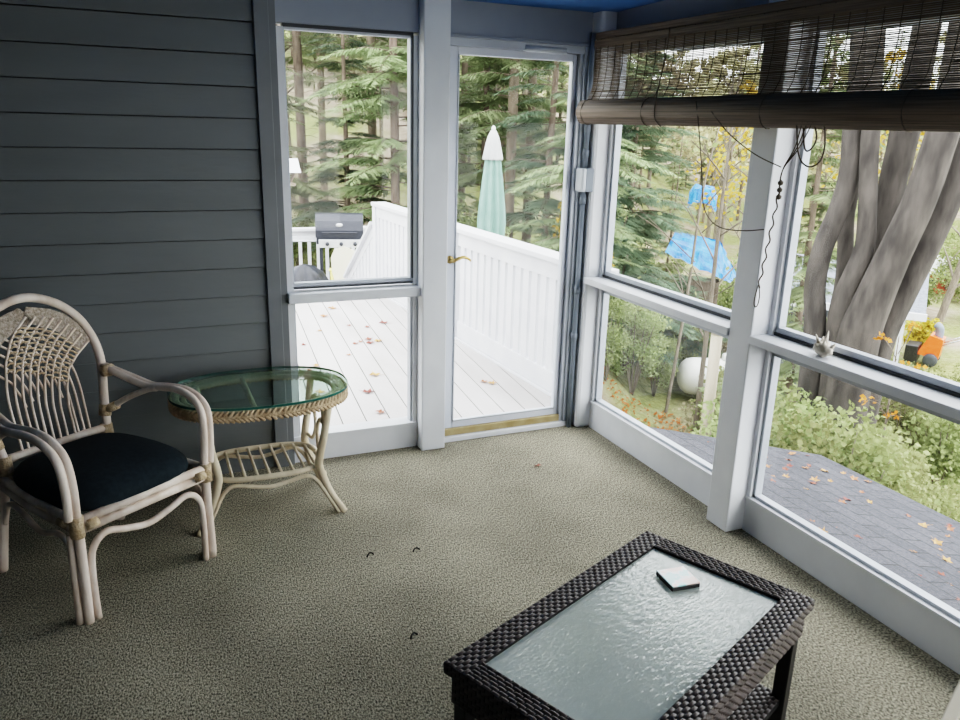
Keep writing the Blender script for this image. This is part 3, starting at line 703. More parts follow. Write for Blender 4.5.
# lower deck
LZ = -.76
ld = MB(); y = 3.0
while y < 7.5: ld.box((-3.2 if y > 5.2 else .35,y,LZ-.03),(1.95,y+.138,LZ)); y += .144
struct(ld.build('floor_lower_deck', M['deck']))
struct(MB().box((.4,3.1,-2.0),(.5,3.2,LZ-.03)).box((1.7,7.3,-2.6),(1.8,7.4,LZ-.03)).box((-3,7.3,-2),(-2.9,7.4,LZ-.03)).build('floor_supports', M['bark2']))
lr = thing('lower_railing', 'white slatted railing behind the barbecue grill on the lower deck', 'railing', (-3.1,7.36,LZ))
MB().box((0,-.07,.93),(3.95,.07,.965),.003).box((0,-.02,.80),(3.95,.02,.93)).build('top_rail', M['rail'], lr)
MB().box((0,-.02,.06),(3.95,.02,.14)).build('bottom_rail', M['rail'], lr)
for x in (.0,1.95,3.87): MB().box((x,-.045,0),(x+.09,.045,.93),.003).build('post', M['rail'], lr)
x = .14
while x < 3.85: MB().box((x,-.018,.14),(x+.04,.018,.80)).build('baluster', M['rail'], lr); x += .125

# barbecue grill
gr = thing('barbecue_grill', 'dark barbecue grill with closed hood and pale control panel on the lower deck', 'grill', (.24,6.82,LZ), R(-14))
lid = MB(); prof = [(-.25,.93),(-.25,1.02),(-.20,1.14),(-.10,1.215),(.06,1.22),(.17,1.17),(.22,1.06),(.23,.93)]
vs = [(-.31,p[0],p[1]) for p in prof]+[(.31,p[0],p[1]) for p in prof]; n = len(prof)
lid.add(vs, [(k,k+1,n+k+1,n+k) for k in range(n-1)]+[tuple(range(n))[::-1], tuple(range(n,2*n))])
lido = lid.build('hood', M['grill'], gr)
MB().tube([(-.22,-.275,1.0),(-.22,-.30,1.0),(.22,-.30,1.0),(.22,-.275,1.0)], .011, 8).build('hood_handle', M['grill'], lido)
e_ = MB().lathe([(.001,-.004),(.045,-.004),(.045,.004),(.001,.006)], 16); e_.v = [(v[0]*1.0, -.232+v[2]*-1.0-.0, v[1]*.55+1.09) for v in e_.v]
e_.v = [(v[0], v[1], v[2]) for v in e_.v]; e_.build('badge', M['steel'], lido)
MB().box((-.30,-.24,.84),(.30,.23,.93),.006).build('firebox', M['grill'], gr)
pn = MB().box((-.27,-.285,.80),(.30,-.235,.905),.006).build('control_panel', M['steel'], gr)
for x in (-.16,.02,.20): MB().tube([(x,-.285,.852),(x,-.315,.852)], .024, 12).build('knob', M['grill'], pn)
MB().box((-.66,-.20,.865),(-.30,.18,.89),.006).build('side_shelf', M['steel'], gr)
MB().box((.30,-.20,.865),(.62,.18,.89),.006).build('side_shelf', M['steel'], gr)
for sx in (1,-1):
    for sy in (1,-1): MB().box((sx*.25-.016,sy*.18-.016,.0),(sx*.25+.016,sy*.18+.016,.84)).build('leg', M['grill'], gr)
MB().box((-.27,-.2,.14),(.27,.2,.16)).build('bottom_shelf', M['grill'], gr)
# black cover heap
cv = MB(); n = 26
cv.lathe([(.42,0),(.43,.06),(.40,.16),(.34,.27),(.24,.36),(.12,.42),(.001,.44)], n, sx=1.0, sy=.7, wob=lambda w,z: 1+.10*math.sin(5*w+z*4)+.06*math.sin(9*w-z*9))
co_ = cv.build('covered_equipment', M['cover'], None, (-.36,6.25,LZ), R(10)); co_.scale = (.95,.75,1.5); tag(co_, 'low object under a crumpled black plastic cover left of the grill', 'covered object')
# pale chair seen from behind
yc = thing('plastic_chair', 'pale yellow plastic garden chair with rounded back in front of the grill', 'chair', (.23,6.15,LZ), R(150)); yc.scale = (.82,.82,1.08)
bk = MB(); pts = []
seg = 16
ol = [(-.20,.34),(-.235,.55),(-.22,.72),(-.15,.82),(0,.855),(.15,.82),(.22,.72),(.235,.55),(.20,.34)]
for o in (0,.025): pts += [(u, .19+(w-.34)*.45+o, w) for u,w in ol]
n = len(ol); bk.add(pts, [tuple(range(n)), tuple(range(n,2*n))[::-1]]+[(k,(k+1)%n,n+(k+1)%n,n+k) for k in range(n)])
bk.build('backrest', M['ivory'], yc)
MB().add([(-.24,-.26,.38),(.24,-.26,.38),(.21,.21,.33),(-.21,.21,.33),(-.24,-.26,.355),(.24,-.26,.355),(.21,.21,.305),(-.21,.21,.305)], [(0,1,2,3),(7,6,5,4),(0,4,5,1),(1,5,6,2),(2,6,7,3),(3,7,4,0)]).build('seat', M['ivory'], yc)
for s in (1,-1):
    MB().box((s*.235,-.28,.54),(s*.30,.27,.565),.008).build('armrest', M['ychair'], yc)
    MB().box((s*.245,-.27,0),(s*.285,-.20,.54),.006).build('leg', M['ychair'], yc)
    MB().box((s*.225,.22,0),(s*.265,.29,.54),.006).build('leg', M['ychair'], yc)
# closed umbrella
um = thing('patio_umbrella', 'closed mint green patio umbrella with pale top behind the white railing', 'umbrella', (1.55,4.80,LZ))
MB().tube([(0,0,.05),(0,0,2.34)], .019, 10).build('pole', M['rail'], um)
MB().lathe([(.001,2.335),(.018,2.34),(.026,2.36),(.018,2.385),(.001,2.40)], 14).build('finial', M['rail'], um)
MB().lathe([(.24,0),(.24,.04),(.06,.07),(.03,.12),(.03,.22),(.02,.22)], 20).build('base', M['gasket'], um)
fold = lambda w, z: 1+.22*math.sin(8*w)*(1 if z < 2.2 else .4)+.06*math.sin(3*w+2*z)
MB().lathe([(.04,.98),(.08,1.0),(.11,1.06),(.135,1.16),(.140,1.32),(.128,1.5),(.108,1.72),(.088,1.92),(.075,2.05),(.06,2.16)], 64, wob=fold).build('canopy', M['umb'], um)
MB().lathe([(.105,2.02),(.108,2.04),(.082,2.2),(.062,2.28),(.03,2.345)], 48, wob=lambda w,z: 1+.13*math.sin(8*w)*(1 if z < 2.1 else .4)).build('vent_top', M['umbtop'], um)
MB().lathe([(.045,.84),(.07,.86),(.055,.93),(.06,1.02)], 24, wob=lambda w,z: 1+.2*math.sin(5*w)).build('canopy_tail', M['umb'], um)
# bird feeder at the left window edge
bf = thing('bird_feeder', 'white pitched feeder roof on a brown post at the left window edge', 'bird feeder', (-.80,5.17,-1.4))
MB().tube([(0,0,0),(0,0,2.5)], .045, 8).build('post', M['bark2'], bf)
fr_ = MB(); fr_.add([(-.2,-.16,2.50),(.2,-.16,2.50),(.2,.16,2.50),(-.2,.16,2.50),(-.2,0,2.64),(.2,0,2.64)], [(0,3,2,1),(0,1,5,4),(2,3,4,5),(1,2,5),(3,0,4)]); fr_.build('roof', M['rail'], bf)
MB().box((-.15,-.11,2.36),(.15,.11,2.385)).build('tray', M['bark2'], bf)
MB().tube([(.17,0,2.5),(.03,0,2.22)], .012, 6).build('brace', M['bark2'], bf)

# ================================================================= LOWER ROOF
rf = MB(); rx, ry, rs = 2.2, .22, .25
rf.add([(.06,-7,-.07),(rx,-7,-.07-rs*rx),(rx,ry,-.07-rs*rx),(.06,ry+.14,-.07),(.06,-7,-.13),(rx,-7,-.13-rs*rx),(rx,ry,-.13-rs*rx),(.06,ry+.14,-.13)], [(0,1,2,3),(7,6,5,4),(0,4,5,1),(1,5,6,2),(2,6,7,3),(3,7,4,0)])
struct(rf.build('roof_2', M['shingle']))
struct(MB().box((.0,-5.3,-3.2),(.06,.1,-.06)).box((2.0,-6.9,-3.2),(2.05,.1,-.75)).box((.06,.06,-3.2),(2.05,.1,-.75)).build('wall_lower', M['shedwall']))
def roofz(x): return -.07-rs*x
# fallen leaves on the deck and roof: every leaf its own object
lv = [leaf_mesh(.045, k).build('fallen_leaf', M['leaf']) for k in range(3)]
first = [True]*3
def place_leaf(k, loc, rz, s, label, group, rx=0, ry=0):
    o = lv[k] if first[k] else lv[k].copy()
    if not first[k]: C.objects.link(o)
    first[k] = False
    o.location = loc; o.rotation_euler = (rx, ry, rz); o.scale = (s,s,s)
    tag(o, label, 'leaf', group)
r2 = random.Random(11)
pts = [(-.95,1.2),(-.80,1.55),(-1.15,1.9),(-.72,2.4),(-.66,2.45),(-.60,2.38),(-.58,2.5),(-.52,2.42),(-.9,2.9),(-.75,3.4),(-.3,3.0),(-.12,1.15),(-.08,1.10),(-1.25,1.3),(-1.3,1.75),(-1.22,1.8),(-1.0,3.9),(-.6,3.7),(-.5,1.0),(-.06,2.1),(-.2,2.5),(-.48,2.9),(-.62,3.0),(-1.12,2.5),(-.85,2.1),(-1.45,1.5),(-.98,.8),(-.7,.75),(-.28,1.6),(-1.38,2.2)]
for x, y in pts: place_leaf(r2.randrange(3), (x, y, DZ+.002), r2.uniform(0,6.28), r2.uniform(.6,1.25), 'small dry brown leaf lying on the white deck boards', 'leaves on the deck boards')
n_r = 0; used_l = []
while n_r < 110:
    x = r2.uniform(.1,2.1); y = r2.uniform(-2.6,.2)
    if mnoise.noise(Vector((x*1.6,y*1.6,3))) < -.06: continue
    for _ in range(r2.choice((1,1,2,3))):
        xx = min(2.15,max(.1,x+r2.uniform(-.09,.09))); yy = min(.2, y+r2.uniform(-.06,.06))
        if any(math.hypot(xx-a_, yy-b_) < .095 for a_, b_ in used_l): continue
        used_l.append((xx,yy))
        place_leaf(r2.randrange(3), (xx,yy,roofz(xx)+.003), r2.uniform(0,6.28), r2.uniform(.4,.9), 'small dry orange-brown leaf lying on the grey shingle roof', 'leaves on the shingle roof', ry=math.atan(rs)); n_r += 1

# ================================================================= GROUND
VX, VY = -2.3, -3.7
def smooth(a, b, x): t = max(0,min(1,(x-a)/(b-a))); return t*t*(3-2*t)
def gz(x, y):
    dx, dy = x-VX, y-VY; d = math.hypot(dx, dy); az = math.degrees(math.atan2(dx, dy))
    right = -2.9 - .9*smooth(6,16,d) - .35*smooth(16,30,d) + 9.5*smooth(42,105,d)
    back = -1.7 + 0.0*smooth(8,14,d) + 7.5*smooth(15,46,d) + 8*smooth(46,100,d)
    w = smooth(27,38,az)
    return back*(1-w)+right*w + .25*mnoise.noise(Vector((x*.25,y*.25,0))) + .05*mnoise.noise(Vector((x,y,5)))
g = MB(); xs = []; v = -28.
while v < 110: xs.append(v); v += .8 if -6 < v < 26 else 3.
ys = []; v = -14.
while v < 120: ys.append(v); v += .8 if -4 < v < 36 else 3.
def gzz(x, y):
    z = gz(x, y)
    if y < .6 and x < 2.2: z = min(z, -3.3)
    return z
vs = [(x,y,gzz(x,y)) for y in ys for x in xs]; nx = len(xs)
g.add(vs, [(j*nx+i, j*nx+i+1, (j+1)*nx+i+1, (j+1)*nx+i) for j in range(len(ys)-1) for i in range(nx-1)], True)
struct(g.build('ground', M['ground']))

# ================================================================= TREES
def conifer(seed, H, Rb, h0, whorl=.34, per=6, dens=1., sag=.35):
    r_ = random.Random(seed); tk = MB(); fo = MB()
    bx, by = r_.uniform(-.15,.15), r_.uniform(-.15,.15)
    tk.tube([(0,0,-.6),(bx*.3,by*.3,H*.35),(bx,by,H*.7),(bx*1.2,by*1.2,H)], [.0085*H,.0065*H,.004*H,.01], 8, 4)
    z = .6
    while z < H-.15:
        t = z/H; L = Rb*(1-t)**.75*r_.uniform(.75,1.1)
        live = z > h0
        for k in range(per if live else 3):
            az = r_.uniform(0,6.28); l = L*r_.uniform(.6,1.1)*(1 if live else .5); zz = z+r_.uniform(-.15,.15)
            d = Vector((math.cos(az), math.sin(az), 0)); s_ = Vector((-d.y, d.x, 0)); b0 = Vector((bx*t, by*t, zz))
            def bp_(q): return b0 + d*l*q + Vector((0,0,l*(.18*q - sag*q*q)))
            if l > .5: tk.tube([bp_(0), bp_(.4), bp_(.8)], [.012*l*.8,.008*l*.8,.004], 4, cap=False)
            if not live: continue
            nsp = max(6, int(l*26*dens))
            for i in range(nsp):
                q = .12+.88*(i+r_.random())/nsp; p = bp_(q); w = (l*.36*(1-q)+.13)*r_.uniform(.7,1.2)
                for sg in (1,-1):
                    dd = (d*.62 + s_*sg*.75 + Vector((0,0,-.25+r_.uniform(-.25,.15)))).normalized()
                    e = p+dd*w; side = dd.cross(Vector((r_.uniform(-.4,.4),r_.uniform(-.4,.4),1))).normalized()*(.010+.020*w)
                    fo.add([p-side*.3, p+dd*w*.45-side, e, p+dd*w*.45+side], [(0,1,2,3)])
                    for j in (.25,.45,.65,.82):
                        pp = p+dd*w*j
                        for s2 in (1,-1):
                            d2 = (dd*.6 + side.normalized()*s2*.8+Vector((0,0,-.15))).normalized()*w*.44*(1.15-j)
                            sd = d2.cross(Vector((0,0,1)))*.085
                            fo.add([pp, pp+d2*.5-sd, pp+d2, pp+d2*.5+sd], [(0,1,2,3)])
            p = bp_(1); fo.add([p-s_*.03, p+d*.16, p+s_*.03], [(0,1,2)])
        z += whorl*r_.uniform(.7,1.3)
    return tk, fo
def tree_pair(name, tkfo, loc, label, mats, rz=0, sc=1., group=None, cat='tree'):
    t = thing(name, label, cat, loc, rz, group); t.scale = (sc,sc,sc)
    tkfo[0].build('trunk', mats[0], t); tkfo[1].build('foliage', mats[1], t)
    return t
r3 = random.Random(5)
protos = []
for k, (H, Rb, h0, per, dens, m) in enumerate(((11,2.1,1.6,5,.8,'needle'),(13,2.2,3.0,5,.7,'needle'),(9,1.9,.8,6,.9,'needle2'),(14,2.0,4.0,4,.7,'needle'),(7,1.6,.5,6,1.0,'needle'))):
    protos.append((conifer(40+k,H,Rb,h0,.36,per,dens), m))
inst = [None]*5
def forest(k, x, y, sc, label, group):
    z = gz(x,y)-.1
    if inst[k] is None:
        inst[k] = tree_pair('conifer_tree', protos[k][0], (x,y,z), label, (M['bark2'], M[protos[k][1]]), r3.uniform(0,6.28), sc, group)
    else: dup(inst[k], (x,y,z), r3.uniform(0,6.28), (sc,sc,sc), label)['group'] = group
def pol(az, d): return VX+d*math.sin(R(az)), VY+d*math.cos(R(az))  # placed by bearing and distance from the camera, bearings read off image pixels
# conifers behind the lower deck (seen through window_1 and the door)
near = [(8,17,0),(11.2,19,3),(12.6,22,1),(14.2,16.5,2),(16.0,18.5,1),(17.6,15.2,0),(19.2,20,3),(20.5,17,4),(22.2,18,1),(23.8,16,0),(25.6,15.2,1),(27.0,18.5,3),(28.2,14.5,2),(29.8,16.5,1),(31.2,13.5,0),(24.6,21,3),(6,20,1)]
for az, d, k in near:
    x, y = pol(az, d); forest(k, x, y, r3.uniform(.85,1.1), 'tall pale green conifer in the wood behind the lower deck', 'conifers behind the lower deck')
for i in range(24):
    az = 5+27*((i*.618)%1); d = 24+22*((i*.37)%1); x, y = pol(az, d)
    forest((i*3)%5, x, y, r3.uniform(.95,1.25), 'tall conifer standing far up the slope behind the house', 'conifers far up the slope')
# spruces outside the right windows
x, y = pol(34.2,17.5); t = tree_pair('spruce_tree', conifer(90,9.5,2.5,.4,.28,8,1.1,.3), (x,y,gz(x,y)-.1), 'dense dark green spruce close outside the left end of the right windows', (M['bark2'],M['needle2']))
x, y = pol(38.9,17.6); t = tree_pair('spruce_tree', conifer(91,2.75,1.9,.2,.22,8,1.3,.25), (x,y,gz(x,y)), 'short dark spruce whose top reaches just below the large blue tarp', (M['bark2'],M['needle2']))
x, y = pol(46.3,11.4); t = tree_pair('spruce_tree', conifer(92,7.4,1.5,.3,.25,7,1.2,.3), (x,y,gz(x,y)), 'green spruce rising directly left of the big grey multi-stemmed trunk', (M['bark2'],M['needle']))
x, y = pol(37.0,21); t = tree_pair('spruce_tree', conifer(93,5.4,1.5,.3,.3,6,1.0,.3), (x,y,gz(x,y)), 'soft green conifer between the near spruce and the large blue tarp', (M['bark2'],M['needle']))
for i in range(26):
    az = 32+25*((i*.618+.11)%1); d = 46+34*((i*.41)%1); x, y = pol(az, d)
    forest((i*2+1)%5, x, y, r3.uniform(.7,1.0), 'distant conifer on the far hillside', 'distant hillside conifers')

# broadleaf trees
def leafcloud(seed, centers, n, size, zflat=.7):
    r_ = random.Random(seed); fo = MB()
    for cx, cy, cz, cr in centers:
        for i in range(n):
            u = Vector((r_.gauss(0,1), r_.gauss(0,1), r_.gauss(0,1))).normalized()*cr*r_.random()**.4
            p = Vector((cx,cy,cz))+Vector((u.x,u.y,u.z*zflat)); a_ = Vector((r_.uniform(-1,1),r_.uniform(-1,1),r_.uniform(-.6,.6))).normalized()*size*r_.uniform(.6,1.2)
            b_ = a_.cross(Vector((r_.uniform(-1,1),r_.uniform(-1,1),r_.uniform(-.2,1)))).normalized()*size*.45
            fo.add([p, p+a_*.5+b_, p+a_, p+a_*.5-b_], [(0,1,2,3)])
    return fo
def sapling(seed, H, r0, lean=(0,0), br=9):
    r_ = random.Random(seed); tk = MB()
    tk.tube([(0,0,-.4),(lean[0]*.3,lean[1]*.3,H*.35),(lean[0]*.5,lean[1]*.6,H*.7),(lean[0],lean[1],H)], [r0,r0*.8,r0*.5,r0*.15], 7, 5); tips = []
    for i in range(br):
        q = .3+.65*i/br; p = Vector((lean[0]*q*.9, lean[1]*q*.9, H*q)); az = r_.uniform(0,6.28); l = H*.28*(1.1-q)*r_.uniform(.7,1.3)
        e = p+Vector((math.cos(az)*l, math.sin(az)*l, l*.7)); mdl = p+(e-p)*.5+Vector((0,0,l*.05))
        tk.tube([p,mdl,e], [r0*.35,r0*.25,r0*.08], 5, 3)
        az2 = az+r_.uniform(-1,1); tk.tube([mdl, mdl+Vector((math.cos(az2)*l*.4, math.sin(az2)*l*.4, l*.35))], [r0*.2,r0*.05], 4)
        tips.append((*e, l*.45+.12))
    return tk, tips
def broad(name, seed, loc, H, r0, label, leafm, n, size, lean=(0,0), br=9, barkm='palebark', group=None):
    tk, tips = sapling(seed, H, r0, lean, br)
    t = thing(name, label, 'tree', loc, 0, group); tk.build('trunk', M[barkm], t)
    if n: leafcloud(seed, tips, n, size).build('foliage', M[leafm], t)
    return t
x, y = pol(40.2,13); broad('bare_sapling', 3, (x,y,gz(x,y)), 6.6, .05, 'slim bare sapling standing in front of the large blue tarp', 'bush', 6, .09, (.3,.2), 10)
x, y = pol(37.9,15); broad('bare_sapling', 6, (x,y,gz(x,y)), 6.4, .038, 'thin leaning bare sapling left of the large blue tarp', 'bush', 4, .08, (1.1,.3), 8)
x, y = pol(40.6,30); broad('yellow_tree', 4, (x,y,gz(x,y)), 7.5, .1, 'yellow-leaved autumn tree behind the blue tarps', 'yellow', 45, .17, (0,0), 14)
x, y = pol(42.8,24); broad('yellow_tree', 8, (x,y,gz(x,y)), 6.5, .08, 'yellow-leaved tree beside the white post between the right windows', 'yellow', 30, .16, (0,0), 12)
x, y = pol(50.4,34); broad('yellow_tree', 12, (x,y,gz(x,y)), 9, .1, 'yellow-green tree seen between the big grey stems', 'yellow', 40, .2, (0,0), 12)
x, y = pol(54.3,26); broad('bare_tree', 15, (x,y,gz(x,y)), 4.6, .12, 'bare curved tree behind the orange machine on the lawn', 'bushdry', 5, .1, (.9,-.6), 12)
x, y = pol(30.3,13.0); broad('yellow_sapling', 21, (x,y,gz(x,y)), 2.9, .03, 'small yellow-leaved sapling at the right edge of the door glass', 'yellow', 60, .09, (0,0), 6)
# far deciduous haze of the hillside
dp = None
for i in range(22):
    az = 33+24*((i*.618+.3)%1); d = 40+35*((i*.29)%1); x, y = pol(az, d); lab = 'distant half-bare deciduous tree on the far hillside'
    if dp is None: dp = broad('deciduous_tree', 31, (x,y,gz(x,y)), 9.5, .13, lab, 'bushdry', 60, .28, (0,0), 16, group='distant half-bare trees')
    else: s_ = r3.uniform(.7,1.1); dup(dp, (x,y,gz(x,y)), r3.uniform(0,6.28), (s_,s_,s_))
dp2 = None
for i in range(14):
    az = 6+26*((i*.618+.7)%1); d = 20+22*((i*.53)%1); x, y = pol(az, d); lab = 'thin half-bare young tree among the conifers behind the deck'
    if dp2 is None: dp2 = broad('young_tree', 35, (x,y,gz(x,y)), 8, .06, lab, 'bush', 40, .13, (.3,.1), 12, group='thin young trees among the conifers')
    else: s_ = r3.uniform(.8,1.2); dup(dp2, (x,y,gz(x,y)), r3.uniform(0,6.28), (s_,s_,s_))

# the big multi-stemmed tree
bt = thing('maple_tree', 'big grey tree with six thick stems rising from one base outside the right window', 'tree', (4.35,1.95,-3.2))
tm = MB(); o = Vector((4.35,1.95,-3.2))
def stem_(pts, rs): tm.tube([Vector(p)-o for p in pts], [q*.78 for q in rs], 14, 6)  # stem points traced on image pixels, then carried out to an assumed camera distance
stem_([(4.25,2.05,-3.5),(4.15,2.15,-1.6),(4.11,2.2,-.34),(4.07,2.25,.14),(4.08,2.23,.55),(4.15,2.16,.96),(4.18,2.14,1.32),(4.16,2.17,1.8),(4.1,2.2,3.2),(4.0,2.4,6)], [.2,.16,.14,.135,.13,.13,.125,.12,.11,.06])
stem_([(4.3,2.0,-3.5),(4.25,1.95,-1.5),(4.20,1.95,-.5),(4.19,1.96,.05),(4.22,1.92,.32),(4.26,1.89,.6),(4.24,1.92,1.02),(4.19,1.97,1.63),(4.1,2.05,3.2),(4.0,1.9,6)], [.22,.2,.17,.15,.14,.12,.11,.11,.10,.06])
stem_([(4.45,2.05,-3.5),(4.6,2.1,-1.2),(4.74,2.08,.0),(4.76,2.06,.42),(4.75,2.08,.83),(4.74,2.09,1.22),(4.76,2.07,1.7),(4.85,2.1,3.2),(5.0,2.3,6)], [.24,.2,.18,.17,.165,.17,.18,.16,.08])
stem_([(4.32,1.9,-3.5),(4.25,1.8,-1.6),(4.24,1.77,-.38),(4.28,1.72,.05),(4.35,1.62,.57),(4.42,1.52,1.05),(4.47,1.47,1.51),(4.50,1.44,2.0),(4.48,1.4,3.4),(4.6,1.2,6)], [.32,.29,.265,.235,.20,.19,.185,.18,.16,.08])
stem_([(4.5,1.9,-3.5),(4.6,1.88,-1.6),(4.67,1.85,-.44),(4.76,1.75,.13),(4.84,1.65,.61),(4.91,1.57,1.07),(4.95,1.53,1.5),(5.05,1.5,2.4),(5.3,1.3,6)], [.24,.2,.165,.15,.145,.14,.135,.12,.06])
stem_([(4.45,2.25,-3.5),(4.53,2.32,-.56),(4.54,2.32,.17),(4.5,2.37,.8),(4.49,2.38,1.3),(4.4,2.6,3)], [.18,.13,.11,.10,.09,.05])
tm.build('trunk', M['bark'], bt)
x, y = 4.0, 1.12; bo = thing('maple_sapling', 'little maple sapling with orange leaves in front of the big grey trunk', 'sapling', (x,y,-3.0))
sm = MB(); sm.tube([(0,0,-.2),(.02,0,1.5),(.0,.02,2.9)], [.018,.012,.004], 6, 4)
tips = []
for q, dx, dz in ((2.86,.06,.16),(2.8,-.10,.08),(2.6,.10,.04),(2.45,-.06,.0),(2.35,.14,.02),(2.25,-.12,.02),(2.15,.05,.0)): sm.tube([(0,0,q-.12),(dx*.5,-dx*.5,q),(dx,-dx,q+dz)], .004, 5); tips.append((dx,-dx,q+dz,.09))
sm.build('stem', M['palebark'], bo); leafcloud(77, tips, 12, .05, .25).build('foliage', M['orange'], bo)

# bushes and brush
def bush(seed, r_, h, n, size):
    q = random.Random(seed); tk = MB(); cs = []
    for i in range(9):
        az = q.uniform(0,6.28); rr = r_*q.uniform(.1,.8); e = (math.cos(az)*rr, math.sin(az)*rr, h*q.uniform(.45,.95))
        tk.tube([(0,0,-.1),(e[0]*.5,e[1]*.5,e[2]*.6),e], [.012,.009,.003], 4, 2); cs.append((*e, r_*.42))
        cs.append((e[0]*.9,e[1]*.9,e[2]*.55,r_*.36))
    return tk, leafcloud(seed, cs, n, size, .8)
bp_ = [(bush(101,.75,1.3,120,.075),'bush'),(bush(102,.6,1.9,170,.05),'bush'),(bush(103,.9,1.0,150,.06),'bushdry'),(bush(104,.5,1.0,70,.10),'bushy')]
bi = {}
def putbush(k, az, d, sc, label, group, z=None):
    x, y = pol(az, d); zz = gz(x,y) if z is None else z
    if k not in bi:
        t = thing('bush', label, 'bush', (x,y,zz), r3.uniform(0,6.28), group); t.scale = (sc,)*3
        bp_[k][0][0].build('stems', M['palebark'], t); bp_[k][0][1].build('foliage', M[bp_[k][1]], t); bi[k] = t
    else: dup(bi[k], (x,y,zz), r3.uniform(0,6.28), (sc,)*3, label)['group'] = group
r4 = random.Random(21)
for i in range(46):
    az = 42+15*((i*.618)%1); d = 8.0+9*((i*.37)%1)
    if az < 46 and d < 9: d += 2
    putbush((0,1,2,1,0,2)[i%6], az, d, r4.uniform(.7,1.15), 'pale green leafy brush below the right window beyond the shingle roof', 'brush beyond the shingle roof')
for i in range(16):
    az = 32+10*((i*.618)%1); d = 19+6*((i*.37)%1)
    putbush((0,1,0,2)[i%4], az, d, r4.uniform(.9,1.4), 'pale green leafy bush behind the white gas tank', 'bushes around the gas tank')
for i in range(20):
    az = 6+26*((i*.618)%1); d = 12.6+7*((i*.37)%1)
    putbush((0,1,0)[i%3], az, d, r4.uniform(.7,1.1), 'low green bush at the edge of the wood behind the lower deck', 'bushes behind the lower deck')
for i in range(18):
    az = 43+14*((i*.618)%1); d = 27+14*((i*.53)%1)
    putbush((0,2,1)[i%3], az, d, r4.uniform(1.0,1.8), 'rounded bush on the far side of the lawn', 'bushes across the lawn')
for i in range(22):
    az = 43.5+13*((i*.618)%1); d = 7.2+1.5*((i*.37)%1)
    putbush((1,1,2)[i%3], az, d, r4.uniform(.85,1.1)*(1.15 if az < 51 else .8), 'tall pale wispy brush close beyond the shingle roof edge', 'wispy brush close beyond the shingle roof edge')
for az, d, sc in ((45.5,7.3,1.2),(47.3,7.0,1.25),(48.8,7.4,1.3),(50.3,7.0,1.28),(51.6,7.5,1.2),(46.5,8.0,1.3),(53.2,7.3,1.05)):
    putbush(1, az, d, sc, 'tall pale wispy brush close beyond the shingle roof edge', 'wispy brush close beyond the shingle roof edge')
putbush(3, 53.6, 23.5, 1.0, 'bright yellow shrub beside the grey-roofed shed', None)
for az, d, sc in ((33.4,14.2,1.0),(35.4,15.0,1.15),(37.0,15.8,.9),(34.6,16.2,1.3),(39.5,17.2,1.1)):
    putbush((0,1)[int(az)%2], az, d, sc, 'pale leafy shrub on the mossy bank left of the white gas tank', 'shrubs on the bank left of the gas tank')
putbush(3, 38.4, 12.2, .5, 'small yellow plant on the bank left of the gas tank', None)
putbush(3, 46.2, 8.6, .7, 'yellow-leaved shrub just beyond the shingle roof edge', None)
# leaf litter on the bank: uncountable
lt = MB(); r5 = random.Random(9)
for i in range(2600):
    az = r5.uniform(33,56); d = r5.uniform(8.5,14.5)
    if az < 42: d = r5.uniform(11.5,15)
    x, y = pol(az, d)
    if mnoise.noise(Vector((x*.7,y*.7,8))) < -.02: continue
    z = gz(x,y)+.02; a_ = r5.uniform(0,6.28); s_ = r5.uniform(.04,.09)
    lt.add([(x,y,z),(x+s_*math.cos(a_),y+s_*math.sin(a_),z+.02),(x+s_*1.2*math.cos(a_+.8),y+s_*1.2*math.sin(a_+.8),z+.03)], [(0,1,2)])
tag(lt.build('leaf_litter', M['orange']), 'orange-red carpet of fallen leaves on the bank outside the right windows', 'leaf litter', kind='stuff')

# ================================================================= YARD OBJECTS
tk = thing('propane_tank', 'large white rounded propane tank standing in the yard', 'gas tank', (8.62,8.45,-3.84), R(-28))
zc = .62
prof = [(.001,-.98),(.16,-.96),(.28,-.90),(.36,-.80),(.385,-.68),(.385,.68),(.36,.80),(.28,.90),(.16,.96),(.001,.98)]
tb = MB().lathe(prof, 28); tb.v = [(v[2], v[0], v[1]+zc) for v in tb.v]; tb.build('tank_body', M['tank'], tk)
MB().lathe([(.12,zc+.36),(.12,zc+.46),(.10,zc+.50),(.001,zc+.51)], 18).build('valve_dome', M['tank'], tk)
for s in (1,-1): MB().box((s*.5-.05,-.22,0),(s*.5+.05,.22,zc-.30)).build('leg', M['shedwall'], tk)
po = MB().tube([(0,0,-.3),(0,0,2.55)], [.075,.065], 10).tube([(0,0,2.55),(0,0,2.59)], [.068,.05], 10).build('weathered_post', M['postwood'], None, (3.63,3.12,-3.1)); tag(po, 'pale weathered wooden post in front of the white gas tank', 'post')
